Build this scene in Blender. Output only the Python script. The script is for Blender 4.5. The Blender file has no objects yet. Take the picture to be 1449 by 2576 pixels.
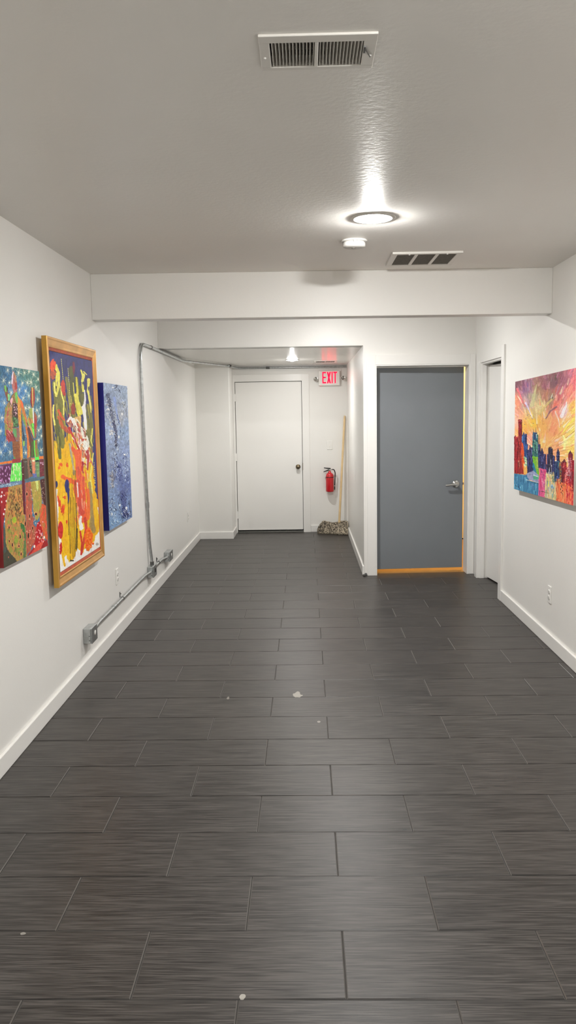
import bpy, bmesh, math, random
import numpy as np
from mathutils import Vector, Matrix

random.seed(7)
SC = bpy.context.scene
COL = SC.collection
PI = math.pi

# ------------------------------------------------------------------ measured room (metres)
XL, XR = -1.4237, 1.6753        # side walls
HC, HS = 2.5783, 2.2804         # main ceiling, corridor ceiling
HB = 2.277                      # underside of the beam
WR = 0.0341                     # the cross walls stand a little out of square
YB, TB = 5.5676, 0.138          # beam
YD = 8.02                       # wall with the grey door
XC = 0.572                      # right wall of the corridor
YJ, XJ = 10.58, -0.985          # pier at the end of the left wall
YW = 11.12                      # end wall
YR = -3.2                       # wall behind the viewer
ANG = math.atan(WR)

# ------------------------------------------------------------------ materials
def srgb(r, g, b):
    f = lambda c: (c / 12.92) if c <= 0.04045 else ((c + 0.055) / 1.055) ** 2.4
    return (f(r / 255), f(g / 255), f(b / 255))

def mat(name, col, rough=0.5, metal=0.0, spec=0.5, bump=0.0, bscale=40.0, emit=None, estr=0.0, var=0.0, vscale=6.0, coat=0.0):
    m = bpy.data.materials.new(name); m.use_nodes = True
    nt = m.node_tree; b = nt.nodes['Principled BSDF']
    b.inputs['Base Color'].default_value = (*col, 1)
    b.inputs['Roughness'].default_value = rough
    b.inputs['Metallic'].default_value = metal
    b.inputs['Specular IOR Level'].default_value = spec
    b.inputs['Coat Weight'].default_value = coat
    if emit:
        b.inputs['Emission Color'].default_value = (*emit, 1); b.inputs['Emission Strength'].default_value = estr
    tc = nt.nodes.new('ShaderNodeTexCoord')
    if var > 0:
        n = nt.nodes.new('ShaderNodeTexNoise'); n.inputs['Scale'].default_value = vscale; n.inputs['Detail'].default_value = 5
        r = nt.nodes.new('ShaderNodeValToRGB')
        r.color_ramp.elements[0].color = (*[c * (1 - var) for c in col], 1); r.color_ramp.elements[0].position = 0.3
        r.color_ramp.elements[1].color = (*[min(1, c * (1 + var)) for c in col], 1); r.color_ramp.elements[1].position = 0.7
        nt.links.new(tc.outputs['Object'], n.inputs['Vector']); nt.links.new(n.outputs['Fac'], r.inputs['Fac'])
        nt.links.new(r.outputs['Color'], b.inputs['Base Color'])
    if bump > 0:
        n2 = nt.nodes.new('ShaderNodeTexNoise'); n2.inputs['Scale'].default_value = bscale; n2.inputs['Detail'].default_value = 4
        bp = nt.nodes.new('ShaderNodeBump'); bp.inputs['Strength'].default_value = bump; bp.inputs['Distance'].default_value = 0.002
        nt.links.new(tc.outputs['Object'], n2.inputs['Vector']); nt.links.new(n2.outputs['Fac'], bp.inputs['Height'])
        nt.links.new(bp.outputs['Normal'], b.inputs['Normal'])
    return m

M = {}
M['wall'] = mat('wall_paint', (.80, .79, .762), .42, bump=.25, bscale=60, var=.012, vscale=1.5)
M['ceil'] = mat('ceiling_paint', (.79, .77, .735), .40, spec=.20, bump=.4, bscale=45, var=.02, vscale=1.2)
M['ceil2'] = mat('corridor_ceiling_gloss', (.79, .775, .735), .22, spec=.5, bump=.2, bscale=20, var=.012, vscale=2)
M['trim'] = mat('trim_gloss_paint', (.82, .81, .785), .32, bump=.08, bscale=30)
M['door'] = mat('door_white_paint', (.83, .82, .795), .38, bump=.06, bscale=60, var=.01, vscale=2)
M['gdoor'] = mat('door_grey_paint', (.195, .212, .232), .42, bump=.12, bscale=90, var=.03, vscale=3)
M['dark'] = mat('dark_void', (.012, .012, .012), .9)
M['filter'] = mat('return_filter', (.21, .195, .175), .9, bump=.5, bscale=300, var=.15, vscale=60)
M['dust'] = mat('dusty_filter', (.10, .095, .088), .9, bump=.6, bscale=300, var=.3, vscale=60)
M['steel'] = mat('galvanised_steel', (.50, .52, .52), .36, 1.0, bump=.15, bscale=80, var=.18, vscale=35)
M['thresh'] = mat('threshold_metal', (.13, .13, .12), .5, .3)
M['steeld'] = mat('steel_dark_fitting', (.16, .16, .155), .4, .9)
M['chrome'] = mat('brushed_nickel', (.62, .62, .60), .2, 1.0)
M['brass'] = mat('antique_brass', (.20, .16, .10), .3, 1.0)
M['vent'] = mat('vent_white_enamel', (.70, .68, .64), .38, bump=.05)
M['plastic'] = mat('white_plastic', (.80, .79, .76), .35)
M['detector'] = mat('detector_plastic', (.62, .61, .585), .45)
M['plastic2'] = mat('ivory_plastic', (.74, .72, .67), .35)
M['red'] = mat('extinguisher_red', (.56, .006, .016), .28, coat=.5)
M['redD'] = mat('extinguisher_band', (.07, .003, .006), .4)
M['black'] = mat('black_rubber', (.008, .008, .008), .5)
M['wood'] = mat('mop_pale_wood', (.72, .53, .29), .5, bump=.1, bscale=90, var=.08, vscale=12)
M['lens'] = mat('lamp_lens', (.9, .9, .9), .4, emit=(1.0, .985, .955), estr=40.0)
M['led'] = mat('lamp_led_core', (.9, .9, .9), .4, emit=(1.0, .985, .955), estr=900.0)
M['lens2'] = M['lens']
M['exit'] = mat('exit_letters', (.35, .0, .01), .4, spec=.1, emit=(1.0, .003, .022), estr=1.1)
M['gold'] = mat('frame_gold_leaf', (.74, .40, .12), .30, .6, bump=.12, bscale=60, var=.12, vscale=9)
M['goldside'] = mat('frame_ochre_side', (.50, .27, .035), .38, .25, var=.12, vscale=7)
M['liner'] = mat('frame_red_liner', (.46, .06, .014), .4, .1, var=.25, vscale=20)
M['glintgold'] = mat('frame_gold_lip', (.55, .33, .10), .3, .7)
M['woodfloor'] = mat('warm_room_floor', (.30, .165, .06), .5, var=.1)
M['warmwall'] = mat('warm_room_wall', (.82, .70, .42), .6)

# art paint, reads the painted colour stored on the canvas
def art_mat(name, rough=.5):
    m = bpy.data.materials.new(name); m.use_nodes = True; nt = m.node_tree; b = nt.nodes['Principled BSDF']
    a = nt.nodes.new('ShaderNodeAttribute'); a.attribute_name = 'paint'
    nt.links.new(a.outputs['Color'], b.inputs['Base Color']); b.inputs['Roughness'].default_value = rough; b.inputs['Specular IOR Level'].default_value = .22
    n = nt.nodes.new('ShaderNodeTexNoise'); n.inputs['Scale'].default_value = 260
    tc = nt.nodes.new('ShaderNodeTexCoord'); bp = nt.nodes.new('ShaderNodeBump'); bp.inputs['Strength'].default_value = .25; bp.inputs['Distance'].default_value = .001
    nt.links.new(tc.outputs['Object'], n.inputs['Vector']); nt.links.new(n.outputs['Fac'], bp.inputs['Height']); nt.links.new(bp.outputs['Normal'], b.inputs['Normal'])
    return m
M['art'] = art_mat('oil_paint')

def floor_mat():
    m = bpy.data.materials.new('floor_tile'); m.use_nodes = True; nt = m.node_tree; b = nt.nodes['Principled BSDF']; L = nt.links.new
    tc = nt.nodes.new('ShaderNodeTexCoord'); at = nt.nodes.new('ShaderNodeAttribute'); at.attribute_name = 'tile'
    off = nt.nodes.new('ShaderNodeVectorMath'); off.operation = 'MULTIPLY_ADD'
    off.inputs[1].default_value = (37, 53, 11); L(at.outputs['Color'], off.inputs[0]); L(tc.outputs['Object'], off.inputs[2])
    def stretched(sx, sy, det, dist=0.0):
        mp = nt.nodes.new('ShaderNodeMapping'); mp.inputs['Scale'].default_value = (sx, sy, 1); L(off.outputs[0], mp.inputs['Vector'])
        n = nt.nodes.new('ShaderNodeTexNoise'); n.inputs['Scale'].default_value = 1; n.inputs['Detail'].default_value = det; n.inputs['Distortion'].default_value = dist
        L(mp.outputs[0], n.inputs['Vector']); return n
    n1 = stretched(7, 270, 5, .5); n2 = stretched(2.6, 70, 3, .5); n3 = stretched(3, 3, 3)
    def mth(op, a, bb):
        k = nt.nodes.new('ShaderNodeMath'); k.operation = op
        for i, v in enumerate((a, bb)):
            if isinstance(v, (int, float)): k.inputs[i].default_value = v
            else: L(v, k.inputs[i])
        return k.outputs[0]
    s = mth('ADD', mth('MULTIPLY', n1.outputs['Fac'], .72), mth('ADD', mth('MULTIPLY', n2.outputs['Fac'], .20), mth('MULTIPLY', n3.outputs['Fac'], .08)))
    s = mth('ADD', s, mth('MULTIPLY', mth('SUBTRACT', at.outputs['Fac'], .5), .05))
    r = nt.nodes.new('ShaderNodeValToRGB'); r.color_ramp.elements[0].position = .40; r.color_ramp.elements[0].color = (.0215, .0190, .0172, 1)
    r.color_ramp.elements[1].position = .60; r.color_ramp.elements[1].color = (.078, .070, .0645, 1)
    e = r.color_ramp.elements.new(.5); e.color = (.045, .0405, .037, 1); L(s, r.inputs['Fac'])
    # dried paint blot and a few scuffs, each with its own shape
    nz = nt.nodes.new('ShaderNodeTexNoise'); nz.inputs['Scale'].default_value = 28; L(tc.outputs['Object'], nz.inputs['Vector'])
    base = r.outputs['Color']
    for (x, y, rx, ry, c, k) in ((-.068, 4.565, .026, .05, (.34, .32, .28), .8), (-.06, 3.55, .03, .012, (.03, .03, .03), .6), (-.47, 4.52, .008, .02, (.3, .28, .25), .7),
                                 (.05, 4.15, .008, .012, (.3, .28, .25), .8), (-.20, 2.10, .008, .01, (.4, .38, .34), .8), (-.92, 2.38, .01, .008, (.4, .38, .34), .6),
                                 (.37, 3.02, .008, .01, (.02, .02, .02), .9), (.42, 8.9, .012, .03, (.03, .03, .03), .8)):
        sub = nt.nodes.new('ShaderNodeVectorMath'); sub.operation = 'SUBTRACT'; sub.inputs[1].default_value = (x, y, 0); L(tc.outputs['Object'], sub.inputs[0])
        dv = nt.nodes.new('ShaderNodeVectorMath'); dv.operation = 'DIVIDE'; dv.inputs[1].default_value = (rx, ry, 1); L(sub.outputs[0], dv.inputs[0])
        ln = nt.nodes.new('ShaderNodeVectorMath'); ln.operation = 'LENGTH'; L(dv.outputs[0], ln.inputs[0])
        d = mth('ADD', ln.outputs['Value'], mth('MULTIPLY', mth('SUBTRACT', nz.outputs['Fac'], .5), 1.6))
        f = mth('MULTIPLY', mth('LESS_THAN', d, 1.0), k)
        mx = nt.nodes.new('ShaderNodeMixRGB'); L(f, mx.inputs['Fac']); L(base, mx.inputs['Color1']); mx.inputs['Color2'].default_value = (*c, 1); base = mx.outputs['Color']
    L(base, b.inputs['Base Color'])
    rr = nt.nodes.new('ShaderNodeMapRange'); rr.inputs['To Min'].default_value = .30; rr.inputs['To Max'].default_value = .44; L(s, rr.inputs['Value']); L(rr.outputs[0], b.inputs['Roughness'])
    b.inputs['Specular IOR Level'].default_value = .25
    bp = nt.nodes.new('ShaderNodeBump'); bp.inputs['Strength'].default_value = .5; bp.inputs['Distance'].default_value = .0012; L(s, bp.inputs['Height']); L(bp.outputs['Normal'], b.inputs['Normal'])
    return m
M['floor'] = floor_mat()
M['edge'] = mat('tile_edge_lit', (.085, .077, .070), .30, spec=.6)  # left/right chamfers coloured lighter, imitating the light they catch along the joints
M['grout'] = mat('dark_grout', (.022, .020, .018), .8)

def mop_mat():
    m = bpy.data.materials.new('mop_yarn'); m.use_nodes = True; nt = m.node_tree; b = nt.nodes['Principled BSDF']
    a = nt.nodes.new('ShaderNodeAttribute'); a.attribute_name = 'tone'
    r = nt.nodes.new('ShaderNodeValToRGB'); r.color_ramp.elements[0].color = (.05, .04, .03, 1); r.color_ramp.elements[1].color = (.58, .50, .38, 1)
    nt.links.new(a.outputs['Fac'], r.inputs['Fac']); nt.links.new(r.outputs['Color'], b.inputs['Base Color']); b.inputs['Roughness'].default_value = .9
    return m
M['yarn'] = mop_mat()

# ------------------------------------------------------------------ mesh helpers
class MB:
    def __init__(s, T=None): s.v = []; s.f = []; s.mi = []; s.sm = []; s.T = T
    def add(s, vs, fs, mi=0, smooth=False):
        o = len(s.v)
        s.v += [tuple(s.T @ Vector(p)) if s.T else tuple(p) for p in vs]
        s.f += [tuple(i + o for i in f) for f in fs]; s.mi += [mi] * len(fs); s.sm += [smooth] * len(fs); return s
    def hexa(s, p, mi=0):       # p: 4 bottom ccw, 4 top ccw
        return s.add(p, [(3, 2, 1, 0), (4, 5, 6, 7), (0, 1, 5, 4), (1, 2, 6, 5), (2, 3, 7, 6), (3, 0, 4, 7)], mi)
    def box(s, x0, x1, y0, y1, z0, z1, mi=0):
        return s.hexa([(x0, y0, z0), (x1, y0, z0), (x1, y1, z0), (x0, y1, z0), (x0, y0, z1), (x1, y0, z1), (x1, y1, z1), (x0, y1, z1)], mi)
    def prism(s, poly, z0, z1, mi=0):   # poly ccw in xy
        n = len(poly); vs = [(x, y, z0) for x, y in poly] + [(x, y, z1) for x, y in poly]
        fs = [tuple(range(n))[::-1], tuple(range(n, 2 * n))] + [(i, (i + 1) % n, n + (i + 1) % n, n + i) for i in range(n)]
        return s.add(vs, fs, mi)
    def tube(s, pts, r, n=12, mi=0, cap=True):
        pts = [Vector(p) for p in pts]; rs = r if isinstance(r, (list, tuple)) else [r] * len(pts)
        vs = []; t0 = (pts[1] - pts[0]).normalized(); u = t0.orthogonal().normalized()
        for i, p in enumerate(pts):
            t = ((pts[min(i + 1, len(pts) - 1)] - p).normalized() + (p - pts[max(i - 1, 0)]).normalized()).normalized()
            u = (u - t * u.dot(t)).normalized(); w = t.cross(u)
            for k in range(n):
                a = 2 * PI * k / n; vs.append(tuple(p + (u * math.cos(a) + w * math.sin(a)) * rs[i]))
        fs = []
        for i in range(len(pts) - 1):
            for k in range(n):
                a = i * n + k; b = i * n + (k + 1) % n; fs.append((a, b, b + n, a + n))
        s.add(vs, fs, mi, True)
        if cap:
            s.add(vs[:n], [tuple(range(n))[::-1]], mi); s.add(vs[-n:], [tuple(range(n))], mi)
        return s
    def lathe(s, prof, org, axis=(0, 0, 1), n=40, mi=0, cap=True):   # prof: (radius, height)
        ax = Vector(axis).normalized(); u = ax.orthogonal().normalized(); w = ax.cross(u); o = Vector(org); vs = []
        for r, h in prof:
            for k in range(n):
                a = 2 * PI * k / n; vs.append(tuple(o + ax * h + (u * math.cos(a) + w * math.sin(a)) * r))
        fs = []
        for i in range(len(prof) - 1):
            for k in range(n):
                a = i * n + k; b = i * n + (k + 1) % n; fs.append((a, b, b + n, a + n))
        s.add(vs, fs, mi, True)
        if cap:
            s.add(vs[:n], [tuple(range(n))[::-1]], mi); s.add(vs[-n:], [tuple(range(n))], mi)
        return s

def obj(name, mb, mats, parent=None, bevel=0.0, seg=2):
    me = bpy.data.meshes.new(name); me.from_pydata(mb.v, [], mb.f)
    for m in (mats if isinstance(mats, (list, tuple)) else [mats]): me.materials.append(m)
    me.polygons.foreach_set('material_index', mb.mi); me.polygons.foreach_set('use_smooth', mb.sm); me.update()
    o = bpy.data.objects.new(name, me); COL.objects.link(o)
    if parent is not None:
        o.parent = parent; o.matrix_parent_inverse = parent.matrix_world.inverted() if False else Matrix.Translation(-Vector(parent.location))
    if bevel > 0:
        bv = o.modifiers.new('bevel', 'BEVEL'); bv.width = bevel; bv.segments = seg; bv.limit_method = 'ANGLE'; bv.angle_limit = math.radians(40)
        bv.harden_normals = False
    return o

def thing(name, label, cat, loc=(0, 0, 0), group=None):
    o = bpy.data.objects.new(name, None); COL.objects.link(o); o.location = loc; o.empty_display_size = .05
    o['label'] = label; o['category'] = cat
    if group: o['group'] = group
    return o
def tag(o, label, cat, group=None):
    o['label'] = label; o['category'] = cat
    if group: o['group'] = group
    return o
def struct(name, mb, m, bevel=0.0, label=None, cat=None):
    o = obj(name, mb, m, None, bevel); o['kind'] = 'structure'
    if label: o['label'] = label
    if cat: o['category'] = cat
    return o
def structroot(name, label, cat, loc):
    o = thing(name, label, cat, loc); o['kind'] = 'structure'; return o

def cy(y0, x): return y0 + WR * x      # depth of a cross wall at x

# ------------------------------------------------------------------ room shell
def build_floor():
    P, L = .305, .61; X0, Y0 = -.2106, 6.9688; g = .0013; bv = .0030; d = .0028
    vs = []; fs = []; tid = []; smooth = []
    rng = random.Random(3)
    for r in range(-14, 34):
        y1 = Y0 - r * P; y0 = y1 - P
        for k in range(-4, 5):
            x0 = X0 + k * L + (L / 2 if r % 2 else 0); x1 = x0 + L
            if x0 > XR + .12 or x1 < XL - .05 or y0 > 11.3 or y1 < YR: continue
            if y0 > 8.1 and x0 > XC + .02: continue
            xa, xb = max(x0, XL - .03), min(x1, XR + (.14 if 6.9 < y0 < 7.9 else .05))
            if y0 > 8.1: xb = min(xb, XC + .05)
            ya, yb = y0, y1
            dz = [rng.uniform(-.0004, .0004) for _ in range(4)]
            a, b_, c, e = (xa + g, ya + g), (xb - g, ya + g), (xb - g, yb - g), (xa + g, yb - g)
            o = len(vs)
            outer = [a, b_, c, e]; inner = [(a[0] + bv, a[1] + bv), (b_[0] - bv, b_[1] + bv), (c[0] - bv, c[1] - bv), (e[0] + bv, e[1] - bv)]
            vs += [(x, y, -d) for x, y in outer] + [(x, y, dz[i]) for i, (x, y) in enumerate(inner)]
            fs += [(o + 4, o + 5, o + 6, o + 7)] + [(o + i, o + (i + 1) % 4, o + 4 + (i + 1) % 4, o + 4 + i) for i in range(4)]
            t = (rng.random(), rng.random(), rng.random(), 1); tid += [t] * 8
    ntile = len(fs); o = len(vs)
    gx0, gx1 = XL - .03, XR + .15
    vs += [(gx0, YR, -d), (gx1, YR, -d), (gx1, 8.3, -d), (gx0, 8.3, -d), (gx0, 8.3, -d), (XC + .05, 8.3, -d), (XC + .05, 11.4, -d), (gx0, 11.4, -d)]
    vs += [(x, y, -.08) for x, y, z in vs[o:o + 8]]
    tid += [(0, 0, 0, 1)] * 16
    fs += [(o, o + 1, o + 2, o + 3), (o + 4, o + 5, o + 6, o + 7), (o + 11, o + 10, o + 9, o + 8), (o + 15, o + 14, o + 13, o + 12)]
    me = bpy.data.meshes.new('floor'); me.from_pydata(vs, [], fs); me.materials.append(M['floor']); me.materials.append(M['grout']); me.materials.append(M['edge'])
    me.polygons.foreach_set('material_index', [(0, 0, 2, 0, 2)[i % 5] for i in range(ntile)] + [1] * 4)
    ca = me.color_attributes.new('tile', 'FLOAT_COLOR', 'POINT'); ca.data.foreach_set('color', np.array(tid, dtype=np.float32).ravel())
    ob = bpy.data.objects.new('floor', me); COL.objects.link(ob); ob['kind'] = 'structure'; return ob
build_floor()

T = .12
cm = MB()
xs_ = [XL - .05, -.080, .163, .565, .921, XR + .05]; ys_ = [YR - .05, 2.197, 2.342, 5.015, 5.36]
for i in range(5):
    for j in range(5):
        if (i == 1 and j == 1) or (i == 3 and j == 3): continue        # openings for the two registers
        a, b = xs_[i], xs_[i + 1]; c = ys_[j]
        if j < 4: cm.box(a, b, c, ys_[j + 1], HC, HC + .1)
        else: cm.prism([(a, c), (b, c), (b, cy(YD, b) + .05), (a, cy(YD, a) + .05)], HC, HC + .1)
struct('ceiling', cm, M['ceil'])
struct('ceiling_corridor', MB().prism([(XL - .05, cy(YD, XL) + .13), (XC + .05, cy(YD, XC) + .13), (XC + .05, YW + .05), (XL - .05, YW + .05)], HS, HS + .1), M['ceil2'])
struct('ceiling_soffit', MB().prism([(XL, cy(YD, XL)), (XC + .004, cy(YD, XC)), (XC + .004, cy(YD, XC) + .16), (XL, cy(YD, XL) + .16)], HS, HC), M['wall'], .003)
struct('ceiling_beam', MB().prism([(XL, cy(YB, XL)), (XR, cy(YB, XR)), (XR, cy(YB, XR) + TB), (XL, cy(YB, XL) + TB)], HB, HC), M['wall'], .004)
struct('wall_left', MB().box(XL - T, XL, YR, YJ, 0, HC), M['wall'])
struct('wall_left_pier', MB().box(XL - T, XJ, YJ, YW, 0, HS), M['wall'], .006)
struct('wall_rear', MB().box(XL - T, XR + T, YR - T, YR, 0, HC), M['wall'])

# right wall with the opening of door_3
DY0, DY1, DZ = 6.965, 7.862, 2.088
w = MB(); w.box(XR, XR + T, YR, DY0, 0, HC); w.box(XR, XR + T, DY1, cy(YD, XR), 0, HC); w.box(XR, XR + T, DY0, DY1, DZ, HC)
struct('wall_right', w, M['wall'])

# wall with the grey door, in its own slightly turned frame
TD = Matrix.Translation((0, YD, 0)) @ Matrix.Rotation(ANG, 4, 'Z')
GX0, GX1, GZ, TW = .69, 1.618, 2.092, .15
w = MB(TD); w.box(XC, GX0, 0, TW, 0, HC); w.box(GX1, XR + T, 0, TW, 0, HC); w.box(GX0, GX1, 0, TW, GZ, HC)
struct('wall_grey_door', w, M['wall'])
struct('wall_corridor', MB().prism([(XC, cy(YD, XC) + .005), (XC + .1, cy(YD, XC) + .005), (XC + .1, YW), (XC, YW)], 0, HS), M['wall'])

# end wall with opening of door_1
EX0, EX1, EZ = -.957, -.044, 2.072
w = MB(); w.box(XJ, EX0, YW, YW + T, 0, HS + .1); w.box(EX1, XC + .1, YW, YW + T, 0, HS + .1); w.box(EX0, EX1, YW, YW + T, EZ, HS + .1)
struct('wall_back', w, M['wall'])

# baseboards
BH, BT = .095, .016
def bboard(name, y0, y1, x, side):
    m = MB(); xa, xb = (x, x + side * BT) if side > 0 else (x + side * BT, x)
    m.box(xa, xb, y0, y1, 0, BH); return struct(name, m, M['trim'], .004)
bboard('baseboard_left', YR, YJ, XL, 1)
bboard('baseboard_right', YR, DY0 - .092, XR, -1)
bboard('baseboard_corridor', cy(YD, XC) + .02, YW, XC, -1)
struct('baseboard_pier', MB().box(XL + BT, XJ + BT, YJ - BT, YJ, 0, BH).box(XJ, XJ + BT, YJ, YW - .02, 0, BH), M['trim'], .004)
struct('baseboard_back', MB().box(.056, XC - BT, YW - BT, YW, 0, BH), M['trim'], .004)

# ------------------------------------------------------------------ doors
def door_white_end():
    r = structroot('door_1', 'white flush door with a round brass knob at the far end of the corridor', 'door', (EX0 + .45, YW, 0))
    y = YW
    obj('door_panel', MB().box(EX0 + .005, EX1 - .005, y + .004, y + .044, .042, EZ - .006), M['door'], r, .003)
    f = MB(); f.box(XJ + .001, EX0 - .002, y - .016, y, 0, EZ + .095); f.box(EX1 + .002, EX1 + .098, y - .016, y, 0, EZ + .095); f.box(EX0 - .002, EX1 + .002, y - .016, y, EZ + .002, EZ + .095)
    f.box(EX0 - .002, EX0, y, y + .1, 0, EZ); f.box(EX1, EX1 + .002, y, y + .1, 0, EZ)
    obj('door_casing', f, M['trim'], r, .002)
    obj('threshold', MB().box(EX0, EX1, y - .03, y + .08, 0, .020), M['thresh'], r, .004)
    obj('door_sweep', MB().box(EX0 + .01, EX1 - .01, y + .001, y + .004, .036, .05), M['plastic'], r)
    obj('gap_shade', MB().box(EX0, EX1, y + .06, y + .09, 0, EZ), M['dark'], r)  # black sheet behind the slab, its colour stands in for shade in the gaps
    for z in (1.86, 1.05, .25):
        obj('hinge', MB().tube([(EX0 + .002, y - .006, z - .052), (EX0 + .002, y - .006, z + .052)], .007, 10).box(EX0 - .012, EX0 + .014, y - .0165, y - .001, z - .05, z + .05), M['trim'], r)
    k = obj('door_knob', MB().lathe([(.0, 0), (.032, 0), (.033, .004), (.028, .009), (.013, .012), (.012, .028), (.02, .034), (.0265, .045), (.027, .056), (.02, .066), (.008, .070), (0, .070)], (-.109, y + .003, .907), (0, -1, 0), 32), M['brass'], r)
    obj('keyhole', MB().lathe([(0, 0), (.006, 0), (.006, .002), (0, .002)], (-.109, y + .003 - .070, .907), (0, -1, 0), 16), M['chrome'], k)
    obj('latch_plate', MB().box(EX1 - .004, EX1 + .003, y - .0175, y, .86, .96), M['brass'], r)
door_white_end()

def door_grey():
    base = TD @ Vector((GX0, 0, 0))
    r = structroot('door_2', 'grey flush door standing slightly ajar, warm light showing at its right edge and foot', 'door', tuple(base))
    f = MB(TD)
    f.box(GX0 - .084, GX0, -.018, 0, 0, GZ + .094); f.box(GX1, XR - .002, -.018, 0, 0, GZ + .094); f.box(GX0, GX1, -.018, 0, GZ, GZ + .094)
    obj('door_casing', f, M['trim'], r, .003)
    j = MB(TD); j.box(GX0 - .001, GX0 + .012, -.014, TW + .01, 0, GZ); j.box(GX1 - .012, GX1 + .001, -.014, TW + .01, 0, GZ); j.box(GX0 + .012, GX1 - .012, -.014, TW + .01, GZ - .012, GZ)
    j.box(GX0 + .012, GX0 + .024, .108, .124, 0, GZ - .012); j.box(GX0 + .024, GX1 - .012, .108, .124, GZ - .024, GZ - .012)
    obj('door_jamb', j, M['trim'], r, .0015)
    A = TD @ Matrix.Translation((GX0 + .014, .128, 0)) @ Matrix.Rotation(math.radians(2.2), 4, 'Z')
    W_ = GX1 - GX0 - .0335
    p = obj('door_panel', MB(A).box(0, W_, 0, .042, .036, GZ - .018), M['gdoor'], r, .002)
    hx, hz = W_ - .075, .898
    h = obj('door_handle', MB(A).lathe([(0, 0), (.037, 0), (.038, .006), (.033, .012), (.0, .013)], (hx, 0, hz), (0, -1, 0), 32).lathe([(.017, .008), (.014, .02), (.012, .055), (.012, .066), (0, .068)], (hx, 0, hz), (0, -1, 0), 24)
            .tube([(hx + .004, -.058, hz), (hx - .02, -.062, hz + .002), (hx - .05, -.062, hz - .002), (hx - .085, -.058, hz - .008), (hx - .115, -.054, hz - .010)], [.0135, .014, .0125, .0115, .010], 14), M['chrome'], p)
    obj('latch', MB(A).box(W_ - .001, W_ + .010, .012, .030, hz - .012, hz + .012), M['brass'], p)
door_grey()

def door_right():
    r = structroot('door_3', 'white door set back in the right wall, standing slightly ajar', 'door', (XR, DY1, 0))
    f = MB(); t = .018
    f.box(XR - t, XR, DY0 - .092, DY0, 0, 2.178)                      # near board, runs above the head
    f.box(XR - t, XR, DY1, DY1 + .085, 0, DZ + .004)
    obj('door_casing', f, M['trim'], r, .002)
    j = MB(); j.box(XR - t, XR + T, DY1 - .004, DY1, 0, DZ); j.box(XR - t, XR + T, DY0, DY0 + .004, 0, DZ); j.box(XR - .004, XR + T, DY0 + .004, DY1 - .004, DZ - .004, DZ)
    j.box(XR + .012, XR + .055, DY1 - .018, DY1 - .004, 0, DZ - .004); j.box(XR + .012, XR + .055, DY0 + .004, DY0 + .018, 0, DZ - .004); j.box(XR + .012, XR + .055, DY0 + .018, DY1 - .018, DZ - .018, DZ - .004)
    obj('door_jamb', j, M['trim'], r, .0015)
    A = Matrix.Translation((XR + .082, DY1 - .012, 0)) @ Matrix.Rotation(math.radians(7.0), 4, 'Z')
    obj('door_panel', MB(A).box(0, .04, -(DY1 - DY0) + .03, 0, .014, DZ - .03), M['door'], r, .002)
    return r
door_right()
# space behind door_3 and the lit room behind door_2
struct('wall_closet', MB().box(XR + .75, XR + .8, 6.6, 8.03, 0, HC).box(XR + T, XR + .75, 6.55, 6.6, 0, HC).box(XR + T, XR + .75, 8.0, 8.03, 0, HC).box(XR + T, XR + .8, 6.55, 8.03, HC, HC + .02).box(XR + .151, XR + .8, 6.55, 8.03, -.08, -.001), M['wall'])
rm = MB(); rm.box(XC + .1, XC + .13, 8.22, 10.4, 0, 2.4); rm.box(XC + .1, 2.8, 10.4, 10.45, 0, 2.4); rm.box(2.8, 2.85, 8.24, 10.45, 0, 2.4); rm.box(XC + .1, 2.85, 8.24, 10.45, 2.4, 2.45); rm.box(XR + T, 2.8, 8.20, 8.24, 0, 2.4)
struct('wall_warm_room', rm, M['warmwall'])
struct('floor_warm_room', MB(TD).box(GX0 - .01, GX1 + .01, .085, TW, -.02, .002).box(XC + .1, 2.8, TW, 2.2, -.02, .002), M['woodfloor'])

# ------------------------------------------------------------------ lights
def ceiling_light(x, y, z, rad, label, lens, kind='ceiling_light'):
    core = M['led']; q = .034 if rad > .09 else .0225
    r = thing(kind, label, 'ceiling light', (x, y, z), 'flush ceiling lights')
    obj('trim_ring', MB().lathe([(rad * .86, 0), (rad * 1.10, 0), (rad * 1.12, .002), (rad * 1.08, .0035), (rad * .97, .0055), (rad * .93, .006), (rad * .86, .004)], (x, y, z), (0, 0, -1), 56, cap=False), M['vent'], r)
    prof = [(rad * .93 - (rad * .93 - q) * i / 5, .006 + .006 * (i / 5) ** .5) for i in range(6)]
    obj('lens', MB().lathe(prof, (x, y, z), (0, 0, -1), 56, cap=False), lens, r)
    obj('led_core', MB().lathe([(q, .0105)] + [(q * math.cos(a), .0105 + q * .36 * math.sin(a)) for a in [PI / 2 * i / 8 for i in range(9)]], (x, y, z), (0, 0, -1), 40), core, r)
    return r
ceiling_light(.344, 4.12, HC, .100, 'round white flush ceiling light glowing near the smoke detector', M['lens'])
ceiling_light(.33, 6.85, HC, .100, 'round flush ceiling light hidden behind the beam, before the grey door', M['lens'])
ceiling_light(.344, 1.39, HC, .100, 'round flush ceiling light above the viewer, outside the picture', M['lens'])
ceiling_light(.344, -1.35, HC, .100, 'round flush ceiling light furthest behind the viewer, outside the picture', M['lens'])
ceiling_light(-.151, 9.945, HS, .075, 'small round ceiling light glowing in the low corridor ceiling', M['lens2'])
ld = bpy.data.lights.new('warm_room_lamp', 'POINT'); ld.energy = 18; ld.color = (1, .82, .50); ld.shadow_soft_size = .08
lo = bpy.data.objects.new('warm_room_lamp', ld); lo.location = (2.0, 9.3, 2.1); COL.objects.link(lo)
tag(lo, 'warm lamp in the room behind the grey door', 'lamp')

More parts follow.
